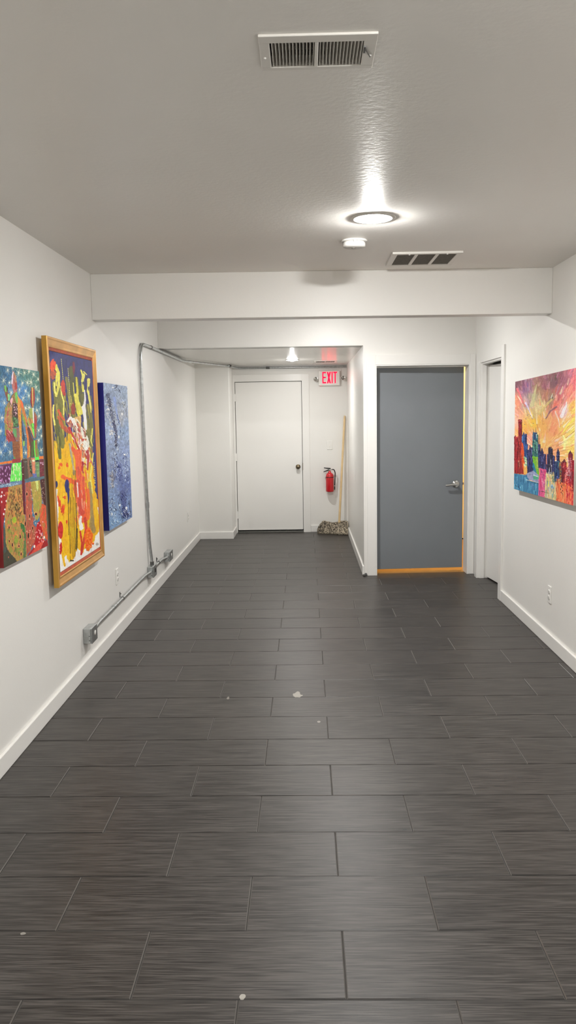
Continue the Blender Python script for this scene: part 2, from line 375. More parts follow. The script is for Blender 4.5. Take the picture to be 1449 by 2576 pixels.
# ------------------------------------------------------------------ ceiling fixtures
def smoke():
    c = (.282, 4.635, HC); r = thing('smoke_detector', 'round white smoke detector on the ceiling beyond the main light', 'smoke detector', c)
    obj('mounting_plate', MB().lathe([(0, 0), (.070, 0), (.073, .003), (.072, .008), (.060, .010), (0, .010)], c, (0, 0, -1), 48), M['detector'], r)
    b = obj('body', MB().lathe([(.055, .008), (.060, .013), (.063, .016), (.063, .032), (.059, .037), (.045, .041), (.030, .043), (0, .043)], c, (0, 0, -1), 48), M['detector'], r)
    obj('test_button', MB().lathe([(0, 0), (.012, 0), (.011, .003), (0, .004)], (c[0] - .004, c[1] - .01, c[2] - .042), (0, 0, -1), 20), M['filter'], b)
    obj('latch_tab', MB().box(c[0] - .006, c[0] + .004, c[1] - .072, c[1] - .060, c[2] - .020, c[2] - .006), M['detector'], b, .001)
smoke()

def vent_near():
    x0, x1, y0, y1 = -.107, .196, 2.158, 2.362; z = HC; t = .007
    r = thing('ceiling_vent', 'white louvred ceiling register nearest the viewer, with two banks of slats', 'vent', ((x0 + x1) / 2, (y0 + y1) / 2, z))
    a0, a1, b0, b1 = -.080, .163, 2.197, 2.342
    f = MB(); f.box(x0, x1, y0, b0, z - t, z); f.box(x0, x1, b1, y1, z - t, z); f.box(x0, a0, b0, b1, z - t, z); f.box(a1, x1, b0, b1, z - t, z)
    mx = (a0 + a1) / 2; f.box(mx - .005, mx + .005, b0, b1, z - t, z)
    obj('frame', f, M['vent'], r, .002)
    s = MB(); n = 13
    for half, (p, q, lean) in enumerate(((a0, mx - .005, .005), (mx + .005, a1, -.005))):
        for i in range(n):
            x = p + (q - p) * (i + .6) / n
            s.add([(x - .0006, b0, z - .001 - t * .6), (x + .0006, b0, z - .001 - t * .6), (x + .0006, b1, z - .001 - t * .6), (x - .0006, b1, z - .001 - t * .6),
                   (x - .0006 + lean, b0, z + .012), (x + .0006 + lean, b0, z + .012), (x + .0006 + lean, b1, z + .012), (x - .0006 + lean, b1, z + .012)],
                  [(3, 2, 1, 0), (4, 5, 6, 7), (0, 1, 5, 4), (1, 2, 6, 5), (2, 3, 7, 6), (3, 0, 4, 7)])
    sl = obj('louvres', s, M['vent'], r)
    d = MB(); d.box(a0, a1, b0, b1, z + .030, z + .032)
    obj('duct_shade', d, M['dark'], r)  # black plate above the slats, painting in the deep shade of the duct
    dm = MB()
    for k in range(4): dm.box(a0, a1, b0 + .02 + k * .034, b0 + .030 + k * .034, z + .018, z + .024)
    obj('damper', dm, M['dust'], r)
    for x in (x0 + .012, x1 - .012): obj('screw', MB().lathe([(0, 0), (.004, 0), (.003, .002), (0, .0025)], (x, (y0 + y1) / 2 + .02, z - t), (0, 0, -1), 16), M['plastic'], r)
    obj('damper_lever', MB().tube([(a1 + .004, b0 + .035, z - t - .001), (x1 - .012, (y0 + y1) / 2 + .02, z - t - .004)], .0016, 8).box(a1 + .001, a1 + .006, b0 + .025, b0 + .060, z - t - .004, z - t + .001), M['steeld'], r)
vent_near()
# cut out ceiling over the registers is not needed: registers sit proud with shallow recess boxes
def vent_return():
    x0, x1, y0, y1 = .533, .953, 4.985, 5.40; z = HC; t = .013
    r = thing('ceiling_vent', 'square white return grille of three dark filter panels, right of the smoke detector', 'vent', ((x0 + x1) / 2, (y0 + y1) / 2, z))
    a0, a1, b0, b1 = x0 + .032, x1 - .032, y0 + .03, y1 - .04
    f = MB(); f.box(x0, x1, y0, b0, z - t, z); f.box(x0, x1, b1, y1, z - t, z); f.box(x0, a0, b0, b1, z - t, z); f.box(a1, x1, b0, b1, z - t, z)
    w_ = (a1 - a0 - .04) / 3
    for k in (1, 2): f.box(a0 + k * w_ + (k - 1) * .02, a0 + k * w_ + k * .02, b0, b1, z - t, z)
    obj('frame', f, M['vent'], r, .002)
    for k in range(3):
        xa = a0 + k * (w_ + .02); g = MB(); g.box(xa, xa + w_, b0, b1, z - .004, z - .001)
        for i in range(28):
            y = b0 + (b1 - b0) * (i + .5) / 28; g.box(xa, xa + w_, y - .0015, y + .0015, z - .009, z - .004)
        obj('filter_panel', g, M['filter'], r)
    for x in (a0 + .07, a1 - .06): obj('latch', MB().lathe([(0, 0), (.006, 0), (.005, .004), (0, .005)], (x, y0 + .016, z - t), (0, 0, -1), 16), M['plastic'], r)
vent_return()
def vent_corr():
    x0, x1, y0, y1 = .120, .405, 10.26, 10.56; z = HS; t = .003
    r = thing('ceiling_vent', 'small white slotted register in the low corridor ceiling before the exit sign', 'vent', ((x0 + x1) / 2, (y0 + y1) / 2, z))
    f = MB(); f.box(x0, x1, y0, y0 + .03, z - t, z); f.box(x0, x1, y1 - .03, y1, z - t, z); f.box(x0, x0 + .025, y0 + .03, y1 - .03, z - t, z); f.box(x1 - .025, x1, y0 + .03, y1 - .03, z - t, z); f.box((x0 + x1) / 2 - .006, (x0 + x1) / 2 + .006, y0 + .03, y1 - .03, z - t, z)
    obj('frame', f, M['vent'], r, .001)
    s = MB()
    for i in range(17):
        x = x0 + .03 + i * (x1 - x0 - .06) / 16; s.box(x - .0016, x + .0016, y0 + .03, y1 - .03, z - t, z - .001)
    obj('louvres', s, M['vent'], r); obj('duct_shade', MB().box(x0 + .025, x1 - .025, y0 + .03, y1 - .03, z - .0012, z - .0004), M['dark'], r)  # flat black plate stands in for the shade between the slats
vent_corr()

# ------------------------------------------------------------------ exit sign
def exit_sign():
    x0, x1, z0, z1, y = .186, .470, 2.002, 2.198, YW
    r = thing('exit_sign', 'white emergency exit sign with glowing red letters and two lamp heads', 'sign', ((x0 + x1) / 2, y, (z0 + z1) / 2))
    hs = obj('housing', MB().box(x0, x1, y - .055, y, z0, z1), M['plastic'], r, .006, 3)
    yy = y - .0555
    L = MB(); H0, H1 = 2.032, 2.184
    def bar(pts): n = len(pts); L.add([(a, yy - .001, b) for a, b in pts] + [(a, yy + .001, b) for a, b in pts], [tuple(range(n)), tuple(range(n, 2 * n))[::-1]] + [(i, i + n, (i + 1) % n + n, (i + 1) % n) for i in range(n)])
    def rect(a, b, c, d): bar([(a, c), (b, c), (b, d), (a, d)])
    s = .015; x = .236
    rect(x, x + s, H0, H1); rect(x + s, x + .050, H0, H0 + .018); rect(x + s, x + .050, H1 - .018, H1); rect(x + s, x + .046, (H0 + H1) / 2 - .006, (H0 + H1) / 2 + .011)
    x = .297; w_ = .054; q = .019
    bar([(x, H0), (x + q, H0), (x + w_, H1), (x + w_ - q, H1)]); bar([(x + w_ - q, H0), (x + w_, H0), (x + q, H1), (x, H1)])
    rect(.360, .375, H0, H1)
    rect(.384, .434, H1 - .018, H1); rect(.4015, .4165, H0, H1 - .018)
    obj('exit_letters', L, M['exit'], r)
    obj('indicator_lamp', MB().lathe([(0, 0), (.004, 0), (.003, .004), (0, .005)], (x0 + .03, y - .03, z0), (0, 0, -1), 12), M['exit'], r)
    for sx, cx, cz in ((-1, .146, 2.093), (1, .512, 2.102)):
        b = obj('lamp_head', MB().tube([(x0 if sx < 0 else x1, y - .03, cz), (cx - sx * .012, y - .03, cz)], .008, 10).lathe([(0, .045), (.017, .045), (.026, .030), (.031, .006), (.031, 0), (.027, 0), (.020, .010), (0, .014)], (cx, y - .072, cz - .002), (0, 1, -.12), 28), M['plastic'], r)
        obj('reflector', MB().lathe([(.0305, -.0008), (.026, -.0008), (.018, .010), (0, .014)], (cx, y - .0725, cz - .002), (0, 1, -.12), 28, cap=False), M['chrome'], b)
        obj('bulb', MB().lathe([(0, -.003), (.008, -.001), (.012, .008), (0, .012)], (cx, y - .072, cz), (0, 1, -.12), 20), M['chrome'], b)
exit_sign()

# ------------------------------------------------------------------ wall plates
def switch():
    x, z, y = .327, 1.196, YW
    r = thing('light_switch', 'white toggle light switch on the end wall above the fire extinguisher', 'light switch', (x, y, z))
    obj('wall_plate', MB().box(x - .037, x + .037, y - .007, y, z - .06, z + .06), M['plastic'], r, .004, 3)
    obj('toggle', MB().hexa([(x - .005, y - .007, z - .012), (x + .005, y - .007, z - .012), (x + .005, y - .020, z - .014), (x - .005, y - .020, z - .014), (x - .005, y - .007, z + .010), (x + .005, y - .007, z + .010), (x + .005, y - .018, z - .004), (x - .005, y - .018, z - .004)][:8]), M['plastic2'], r)
    for dz in (-.04, .04): obj('screw', MB().lathe([(0, 0), (.003, 0), (.002, .001), (0, .001)], (x, y - .007, z + dz), (0, -1, 0), 10), M['vent'], r)
switch()
def outlet(y, z, side, label, painted):
    x = XL if side > 0 else XR; r = thing('wall_outlet', label, 'outlet', (x, y, z), 'wall outlets')
    m = M['wall'] if painted else M['plastic']; a, b = (x, x + side * .007) if side > 0 else (x + side * .007, x)
    obj('wall_plate', MB().box(a, b, y - .037, y + .037, z - .060, z + .060), m, r, .004, 3)
    xx = x + side * .007
    for dz in (-.02, .02):
        rc = obj('receptacle', MB().lathe([(0, 0), (.0165, 0), (.0165, .0025), (.015, .0035), (0, .0035)], (xx, y, z + dz), (side, 0, 0), 24), m, r)
        sl = MB()
        for dy in (-.006, .006): sl.box(xx + side * .0030, xx + side * .0042, y + dy - .001, y + dy + .001, z + dz - .003, z + dz + .006)
        sl.lathe([(0, 0), (.0022, 0), (.0022, .001), (0, .001)], (xx + side * .0032, y, z + dz - .009), (side, 0, 0), 10)
        obj('slots', sl, M['dark'] if not painted else M['dust'], rc)
    obj('screw', MB().lathe([(0, 0), (.003, 0), (.002, .001), (0, .001)], (xx, y, z), (side, 0, 0), 10), M['vent'], r)
outlet(5.525, .362, -1, 'white duplex outlet low on the right wall below the city painting', False)
outlet(5.91, .447, 1, 'painted-over outlet low on the left wall below the blue canvas', True)
outlet(9.58, .424, 1, 'painted-over outlet low on the left wall deep in the corridor', True)

# ------------------------------------------------------------------ conduit
CR = .0125
def fillet(pts, rad, n=7):
    pts = [Vector(p) for p in pts]; out = [pts[0]]
    for i in range(1, len(pts) - 1):
        a, b, c = pts[i - 1], pts[i], pts[i + 1]; r = min(rad, (a - b).length * .45, (c - b).length * .45)
        p = b + (a - b).normalized() * r; q = b + (c - b).normalized() * r
        for k in range(n + 1):
            t = k / n; out.append(p * (1 - t) ** 2 + b * 2 * t * (1 - t) + q * t * t)
    out.append(pts[-1]); return out
def ring(mb, p, d, r=.0165, l=.03): d = Vector(d).normalized(); p = Vector(p); mb.tube([p - d * l / 2, p + d * l / 2], r, 16); return mb
XW = XL + .020      # conduit axis when lying against the wall
XB = XL + .032      # conduit axis entering a box
def box_thing(y0, y1, z0, z1, label, spot):
    dpt = .056; r = thing('junction_box', label, 'electrical box', (XL, (y0 + y1) / 2, z0), 'junction boxes along the left wall')
    obj('box_body', MB().box(XL, XL + dpt - .006, y0, y1, z0, z1), M['steel'], r, .005, 3)
    c = obj('cover_plate', MB().box(XL + dpt - .006, XL + dpt + .002, y0 - .002, y1 + .002, z0 - .002, z1 + .002), M['steel'], r, .005, 3)
    ym, zm = (y0 + y1) / 2, (z0 + z1) / 2
    if spot == 'white': obj('receptacle', MB().lathe([(0, 0), (.017, 0), (.016, .003), (0, .003)], (XL + dpt + .001, ym + .01, zm + .004), (1, 0, 0), 24), M['plastic'], c)
    elif spot == 'dark': obj('switch_opening', MB().box(XL + dpt + .001, XL + dpt + .004, ym - .015, ym + .03, zm - .014, zm + .020), M['black'], c)
    for z in (z0 + .02, z0 + .048): obj('screw', MB().lathe([(0, 0), (.004, 0), (.003, .0015), (0, .0015)], (XL + .040, y0, z), (0, -1, 0), 10), M['steeld'], r)
    return r
box_thing(4.955, 5.085, .206, .304, 'galvanised junction box low on the left wall, nearest the viewer', 'white')
box_thing(7.045, 7.195, .203, .303, 'galvanised junction box at the foot of the vertical conduit', 'dark')
box_thing(7.905, 8.095, .188, .284, 'galvanised junction box furthest along the left wall, at the short conduit', 'white')
def strap(parent, y, z):
    s = MB(); s.tube([(XW, y - .008, z), (XW, y + .008, z)], CR + .0025, 16); s.box(XL, XL + .004, y - .008, y + .008, z + .01, z + .05)
    s.tube([(XL + .003, y, z + .036), (XL + .012, y, z + .036)], .004, 8); obj('pipe_strap', s, M['steeld'], parent)
r = thing('electrical_conduit', 'low galvanised conduit running between the nearest and the middle junction box', 'conduit', (XW, 6.0, .262), 'surface conduit runs')
z = .262
obj('pipe', MB().tube(fillet([(XB, 5.083, z), (XB, 5.12, z), (XW, 5.26, z), (XW, 6.86, z), (XB, 6.99, z - .004), (XB, 7.047, z - .004)], .06), CR, 16), M['steel'], r)
for yy_, zz_ in ((5.10, z), (7.035, z - .004)): obj('connector', ring(MB(), (XB, yy_, zz_), (0, 1, 0), .0175, .03), M['steel'], r)
obj('coupling', ring(MB(), (XW, 5.72, z), (0, 1, 0), .0155, .07), M['steel'], r); strap(r, 5.98, z)
r = thing('electrical_conduit', 'short low galvanised conduit between the middle and the furthest junction box', 'conduit', (XW, 7.5, .26), 'surface conduit runs')
obj('pipe', MB().tube(fillet([(XB, 7.193, .262), (XB, 7.24, .262), (XW, 7.36, .258), (XW, 7.70, .252), (XB, 7.82, .24), (XB, 7.908, .24)], .05), CR, 16), M['steel'], r)
for yy_, zz_ in ((7.21, .262), (7.895, .24)): obj('connector', ring(MB(), (XB, yy_, zz_), (0, 1, 0), .0175, .028), M['steel'], r); strap(r, 7.50, .256)
r = thing('electrical_conduit', 'tall galvanised conduit rising up the left wall and turning along under the corridor ceiling', 'conduit', (XW, 7.1, .3), 'surface conduit runs')
ZT = 2.256
pts = fillet([(XB, 7.115, .302), (XB, 7.112, .36), (XW, 7.10, .50), (XW, 7.03, 1.3), (XW, 7.005, ZT - .004), (XW, 7.6, ZT), (XW, 9.42, ZT), (XJ - .004, YJ - .028, ZT)], .16, 10)
obj('pipe', MB().tube(pts, CR * 1.04, 16), M['steel'], r)
obj('connector', ring(MB(), (XB, 7.115, .322), (0, 0, 1), .0175, .03), M['steeld'], r)
obj('coupling', ring(MB(), (XW, 7.50, ZT), (0, 1, 0), .0165, .03), M['steeld'], r)
obj('coupling', ring(MB(), (XW, 8.05, ZT), (0, 1, 0), .0155, .05), M['steel'], r)
obj('coupling', ring(MB(), (XW, 7.075, .85), (0, 0, 1), .0155, .05), M['steel'], r)
r = thing('electrical_conduit', 'thin galvanised conduit running above the white end door and exit sign', 'conduit', (-.3, YW - .02, ZT), 'surface conduit runs')
pts = fillet([(XJ - .004, YJ - .028, ZT), (XJ + .024, YJ - .012, ZT), (XJ + .024, YJ + .10, ZT), (XJ + .085, YW - .022, ZT - .001), (XC - .012, YW - .022, ZT - .004)], .05, 10)
obj('pipe', MB().tube(pts, CR * 1.04, 16), M['steel'], r)
obj('connector', ring(MB(), (XJ + .022, YJ - .014, ZT), (.6, 1, 0), .0165, .03), M['steeld'], r)
obj('coupling', ring(MB(), (-.50, YW - .022, ZT - .002), (1, 0, 0), .016, .05), M['steeld'], r)

# ------------------------------------------------------------------ fire extinguisher
def extinguisher():
    x, y, z0 = .322, YW - .072, .562; r = thing('fire_extinguisher', 'red fire extinguisher with black hose hanging on the end wall', 'fire extinguisher', (x, y, z0))
    R = .054
    c = obj('cylinder', MB().lathe([(0, 0), (.040, 0), (.050, .004), (R, .014), (R, .205)] + [(.016 + (R - .016) * math.cos(a), .205 + .058 * math.sin(a)) for a in [PI / 2 * i / 9 for i in range(1, 9)]] + [(.017, .266), (.0165, .284), (.013, .288), (0, .288)], (x, y, z0), (0, 0, 1), 44), M['red'], r)
    obj('band', MB().lathe([(R + .0005, 0), (R + .0022, .001), (R + .0022, .009), (R + .0005, .010)], (x, y, z0 + .196), (0, 0, 1), 44, cap=False), M['redD'], r)
    v = obj('valve', MB().lathe([(.010, .284), (.015, .290), (.014, .305), (.011, .312), (0, .312)], (x, y, z0), (0, 0, 1), 24).box(x - .012, x + .030, y - .010, y + .010, z0 + .298, z0 + .310), M['chrome'], r)
    obj('grip', MB().hexa([(x - .088, y - .009, z0 + .268), (x + .010, y - .010, z0 + .296), (x + .010, y + .010, z0 + .296), (x - .088, y + .009, z0 + .268), (x - .082, y - .009, z0 + .281), (x + .010, y - .010, z0 + .316), (x + .010, y + .010, z0 + .316), (x - .082, y + .009, z0 + .281)]), M['black'], r, .003)
    obj('lever', MB().hexa([(x - .079, y - .009, z0 + .324), (x + .012, y - .010, z0 + .304), (x + .012, y + .010, z0 + .304), (x - .079, y + .009, z0 + .324), (x - .079, y - .009, z0 + .334), (x + .014, y - .010, z0 + .326), (x + .014, y + .010, z0 + .326), (x - .079, y + .009, z0 + .334)]), M['black'], r, .003)
    obj('gauge', MB().lathe([(0, 0), (.010, 0), (.010, .006), (0, .006)], (x + .004, y - .012, z0 + .300), (0, -1, 0), 20), M['chrome'], v)
    hp = fillet([(x + .028, y, z0 + .305), (x + .058, y, z0 + .306), (x + .076, y - .002, z0 + .262), (x + .072, y - .004, z0 + .18), (x + .066, y - .004, z0 + .085)], .04, 6)
    obj('hose', MB().tube(hp, .0068, 14), M['black'], r)
    obj('nozzle', MB().tube([(x + .066, y - .004, z0 + .078), (x + .065, y - .004, z0 + .03)], [.0068, .0078], 14), M['black'], r)
    obj('hose_clip', MB().lathe([(.0075, 0), (.0075, .007)], (x + .066, y - .004, z0 + .078), (0, 0, 1), 14), M['plastic'], r)
    obj('bracket', MB().box(x - .02, x + .02, y + R - .002, YW, z0 + .05, z0 + .27), M['redD'], r)
extinguisher()

# ------------------------------------------------------------------ mop
def mop():
    r = thing('mop', 'string mop with pale wooden handle leaning in the corner beside the extinguisher', 'mop', (.44, 10.92, 0))
    b0, b1 = Vector((.440, 10.955, .105)), Vector((.534, YW - .016, 1.594))
    obj('handle', MB().tube([b0, b0.lerp(b1, .3), b0.lerp(b1, .7), b0.lerp(b1, .97), b1], [.0150, .0150, .0140, .0135, .009], 16), M['wood'], r)
    obj('clamp', MB().box(.415, .468, 10.93, 10.98, .098, .128).box(.33, .55, 10.945, 10.968, .080, .10), M['black'], r, .003)
    rng = random.Random(11); nrs = np.random.RandomState(4)
    vs = []; fs = []; tone = []
    def surf(u, v):   # mound: u 0..1 left->right, v 0..1 front foot -> back top
        x = .155 + u * .398
        yf = 10.93 - .17 * u; yb_ = 11.085 - .02 * u
        y = yf + (yb_ - yf) * v * .9
        hmax = (.125 + .012 * math.sin(u * 9)) * min(1, (u + .03) / .20) ** .55
        z = hmax * math.sin(min(1, v * 1.15) * PI / 2) ** .75 + .006
        return Vector((x, y, z))
    NS = 460
    for i in range(NS):
        u = rng.random(); v = rng.random() ** .85; a = rng.choice([0, 0, 0, PI]) + rng.gauss(0, .5)
        if rng.random() < .30: a = -PI / 2 + rng.gauss(0, .5)
        L = rng.uniform(.10, .30); n = 16; pts = []; lift = rng.uniform(-.006, .016); ph = rng.random() * 9; fr = rng.uniform(4, 9)
        for k in range(n):
            uu = min(max(u, -.02), 1.01); vv = min(max(v, 0), 1)
            p = surf(uu, vv); p.z = max(.005, p.z + lift + .006 * math.sin(fr * k * .35 + ph) ); p.y -= .006 * math.cos(fr * k * .3 + ph) + (lift * .6)
            p.x = min(p.x, XC - .008 - (BT if p.z < .11 else 0)); p.y = min(p.y, YW - .02)
            pts.append(p)
            a += rng.gauss(0, .28); u += math.cos(a) * L / n / .398; v += math.sin(a) * L / n / .19
        rad = rng.uniform(.0038, .0062); tn = min(1, max(0, rng.gauss(.45, .36)))
        o = len(vs); m_ = MB(); m_.tube(pts, [rad * (1 + .2 * math.sin(k * 2.1)) for k in range(n)], 5, cap=False)
        vs += m_.v; fs += [tuple(q + o for q in f) for f in m_.f]; tone += [tn] * len(m_.v)
    # inner pad so the strands lie on something
    o = len(vs); nu, nv = 24, 10
    for i in range(nu):
        for j in range(nv):
            p = surf(i / (nu - 1), j / (nv - 1)); p.z *= .80; p.x = min(p.x, XC - .03); p.y = min(p.y, YW - .03); vs.append(tuple(p)); tone.append(.0)
    for i in range(nu - 1):
        for j in range(nv - 1):
            a_ = o + i * nv + j; fs.append((a_, a_ + nv, a_ + nv + 1, a_ + 1))
    me = bpy.data.meshes.new('mop_head'); me.from_pydata(vs, [], fs); me.materials.append(M['yarn'])
    me.polygons.foreach_set('use_smooth', [True] * len(fs))
    at = me.attributes.new('tone', 'FLOAT', 'POINT'); at.data.foreach_set('value', np.array(tone, dtype=np.float32))
    ob = bpy.data.objects.new('mop_head', me); COL.objects.link(ob); ob.parent = r; ob.matrix_parent_inverse = Matrix.Translation(-Vector(r.location)); ob['kind'] = 'stuff'
mop()
# small metal door stop at the foot of the corridor corner
r = thing('door_stop', 'small dark metal stop on the floor at the corner left of the grey door', 'door stop', (.585, 7.99, 0))
obj('stop_body', MB().box(.572, .600, 8.012, 8.036, .001, .022).lathe([(0, 0), (.011, 0), (.010, .02), (0, .022)], (.566, 8.0, .001), (0, 0, 1), 16), M['steeld'], r, .002)
obj('stop_cap', MB().lathe([(0, 0), (.007, 0), (.006, .006), (0, .007)], (.588, 8.02, .022), (0, 0, 1), 12), M['black'], r)

# ==================================================================  paintings
def vn(x, y, seed):
    xi = np.floor(x).astype(np.int64); yi = np.floor(y).astype(np.int64); fx = x - xi; fy = y - yi
    fx = fx * fx * (3 - 2 * fx); fy = fy * fy * (3 - 2 * fy)
    def h(a, b):
        n = (a * 374761393 + b * 668265263 + seed * 974634777) & 0xffffffff
        n = ((n ^ (n >> 13)) * 1274126177) & 0xffffffff
        return ((n ^ (n >> 16)) & 0xffff) / 65535.0
    return (h(xi, yi) * (1 - fx) + h(xi + 1, yi) * fx) * (1 - fy) + (h(xi, yi + 1) * (1 - fx) + h(xi + 1, yi + 1) * fx) * fy
def fbm(x, y, seed, o=4):
    t = 0; a = .5; s = 0
    for i in range(o): t = t + a * vn(x * 2 ** i, y * 2 ** i, seed + i); s += a; a *= .5
    return t / s

class Art:
    """paint laid on a canvas; positions are given in the picture's own drawing frame"""
    def __init__(s, nu, nv, corners, seed=1):
        s.nu, s.nv, s.seed = nu, nv, seed; s.rng = random.Random(seed)
        src = [(0, 0), (1, 0), (1, 1), (0, 1)]; A = []; b = []
        for (u, v), (x, y) in zip(src, corners):
            A.append([u, v, 1, 0, 0, 0, -x * u, -x * v]); b.append(x); A.append([0, 0, 0, u, v, 1, -y * u, -y * v]); b.append(y)
        h = np.linalg.solve(np.array(A), np.array(b))
        U, V = np.meshgrid((np.arange(nu)) / (nu - 1), (np.arange(nv)) / (nv - 1)); s.U, s.V = U, V
        w = h[6] * U + h[7] * V + 1; s.X = (h[0] * U + h[1] * V + h[2]) / w; s.Y = (h[3] * U + h[4] * V + h[5]) / w
        s.C = np.ones((nv, nu, 3)) * .5; s.H = np.zeros((nv, nu)); s.n = 0
    def _mask(s, x0, x1, y0, y1):
        m = (s.X > x0) & (s.X < x1) & (s.Y > y0) & (s.Y < y1)
        if not m.any(): return None
        r = np.where(m.any(1))[0]; c = np.where(m.any(0))[0]; return slice(r[0], r[-1] + 1), slice(c[0], c[-1] + 1)
    def _put(s, sl, a, col, hh=0, var=.12):
        s.n += 1; X, Y = s.X[sl], s.Y[sl]
        nz = (fbm(X / 9, Y / 28, s.seed * 31 + s.n, 3) - .5) * 2 * var
        c = np.array(col) / 255.0; cc = np.clip(c[None, None, :] * (1 + nz[..., None]) + nz[..., None] * .06, 0, 1)
        s.C[sl] = s.C[sl] * (1 - a[..., None]) + cc * a[..., None]; s.H[sl] = s.H[sl] + a * hh * (0.6 + .8 * (nz / max(var, .01) + 1) / 2)
    def stroke(s, pts, w0, w1=None, col=(0, 0, 0), rag=.35, alpha=1, hh=.3, var=.12):
        if w1 is None: w1 = w0
        xs = [p[0] for p in pts]; ys = [p[1] for p in pts]; W_ = max(w0, w1) * 1.4 + 3
        sl = s._mask(min(xs) - W_, max(xs) + W_, min(ys) - W_, max(ys) + W_)
        if sl is None: return
        X, Y = s.X[sl], s.Y[sl]; s.n += 1
        best = np.full(X.shape, 1e9); tt = np.zeros(X.shape); tot = sum(math.dist(pts[i], pts[i + 1]) for i in range(len(pts) - 1)) + 1e-6; acc = 0
        for i in range(len(pts) - 1):
            (ax, ay), (bx, by) = pts[i], pts[i + 1]; dx, dy = bx - ax, by - ay; l = dx * dx + dy * dy + 1e-9
            t = np.clip(((X - ax) * dx + (Y - ay) * dy) / l, 0, 1); d = np.hypot(X - ax - t * dx, Y - ay - t * dy)
            m = d < best; best = np.where(m, d, best); tt = np.where(m, (acc + t * math.sqrt(l)) / tot, tt); acc += math.sqrt(l)
        w = (w0 + (w1 - w0) * tt) / 2
        nz = (fbm(X / max(6, w0 * .5), Y / max(8, w0 * .9), s.seed * 17 + s.n, 3) - .5) * 2 * rag
        a = np.clip((w * (1 + nz) - best) / 2.0 + .5, 0, 1) * alpha
        s._put(sl, a, col, hh, var)
    def blob(s, cx, cy_, rx, ry, col, rag=.3, alpha=1, hh=.3, var=.12, ang=0):
        R = max(rx, ry) * 1.5 + 4; sl = s._mask(cx - R, cx + R, cy_ - R, cy_ + R)
        if sl is None: return
        X, Y = s.X[sl] - cx, s.Y[sl] - cy_; s.n += 1; c_, s_ = math.cos(ang), math.sin(ang); x = X * c_ + Y * s_; y = -X * s_ + Y * c_
        d = np.hypot(x / rx, y / ry); nz = (fbm(X / max(5, rx * .5) + 50, Y / max(5, ry * .4) + 50, s.seed * 13 + s.n, 3) - .5) * 2 * rag
        a = np.clip((1 + nz - d) * min(rx, ry) / 2 + .5, 0, 1) * alpha; s._put(sl, a, col, hh, var)
    def poly(s, pts, col, rag=6, alpha=1, hh=.15, var=.12, soft=1.5):
        xs = [p[0] for p in pts]; ys = [p[1] for p in pts]; sl = s._mask(min(xs) - 12, max(xs) + 12, min(ys) - 12, max(ys) + 12)
        if sl is None: return
        s.n += 1; X, Y = s.X[sl], s.Y[sl]
        Xn = X + (fbm(X / 22, Y / 22, s.seed * 7 + s.n, 3) - .5) * 2 * rag; Yn = Y + (fbm(X / 22 + 9, Y / 22 + 9, s.seed * 7 + s.n + 99, 3) - .5) * 2 * rag
        ins = np.zeros(X.shape, bool); n = len(pts)
        for i in range(n):
            (x1, y1), (x2, y2) = pts[i], pts[(i + 1) % n]
            if y1 == y2: continue
            c = ((y1 > Yn) != (y2 > Yn)) & (Xn < (x2 - x1) * (Yn - y1) / (y2 - y1) + x1); ins ^= c
        s._put(sl, ins.astype(float) * alpha, col, hh, var)
    def field(s, sites, p=3.0):
        P = np.array([[a, b] for a, b, c in sites], float); K = np.array([c for a, b, c in sites], float) / 255
        num = np.zeros(s.C.shape); den = np.zeros(s.X.shape)
        wx = s.X + (fbm(s.X / 60, s.Y / 90, s.seed + 5, 4) - .5) * 90; wy = s.Y + (fbm(s.X / 60 + 30, s.Y / 90, s.seed + 8, 4) - .5) * 140
        for (a, b), k in zip(P, K):
            w = 1.0 / (((wx - a) ** 2 + ((wy - b) * .8) ** 2) ** (p / 2) + 1e-3); num += w[..., None] * k; den += w
        s.C = num / den[..., None]
    def at(s, x, y):
        d = (s.X[::6, ::6] - x) ** 2 + (s.Y[::6, ::6] - y) ** 2; i, j = np.unravel_index(np.argmin(d), d.shape); return s.C[i * 6, j * 6] * 255
    def dots(s, n, box, r, col, ry=None, alpha=1, hh=.3):
        for _ in range(n):
            x = s.rng.uniform(box[0], box[2]); y = s.rng.uniform(box[1], box[3]); q = r * s.rng.uniform(.6, 1.4)
            s.blob(x, y, q, (ry or r) * s.rng.uniform(.6, 1.4), col, .25, alpha, hh)
    def grain(s, amt, sx=6, sy=20):
        n = (fbm(s.X / sx, s.Y / sy, s.seed + 77, 4) - .5) * 2 * amt; s.C = np.clip(s.C * (1 + n[..., None]), 0, 1); s.H += n * .6

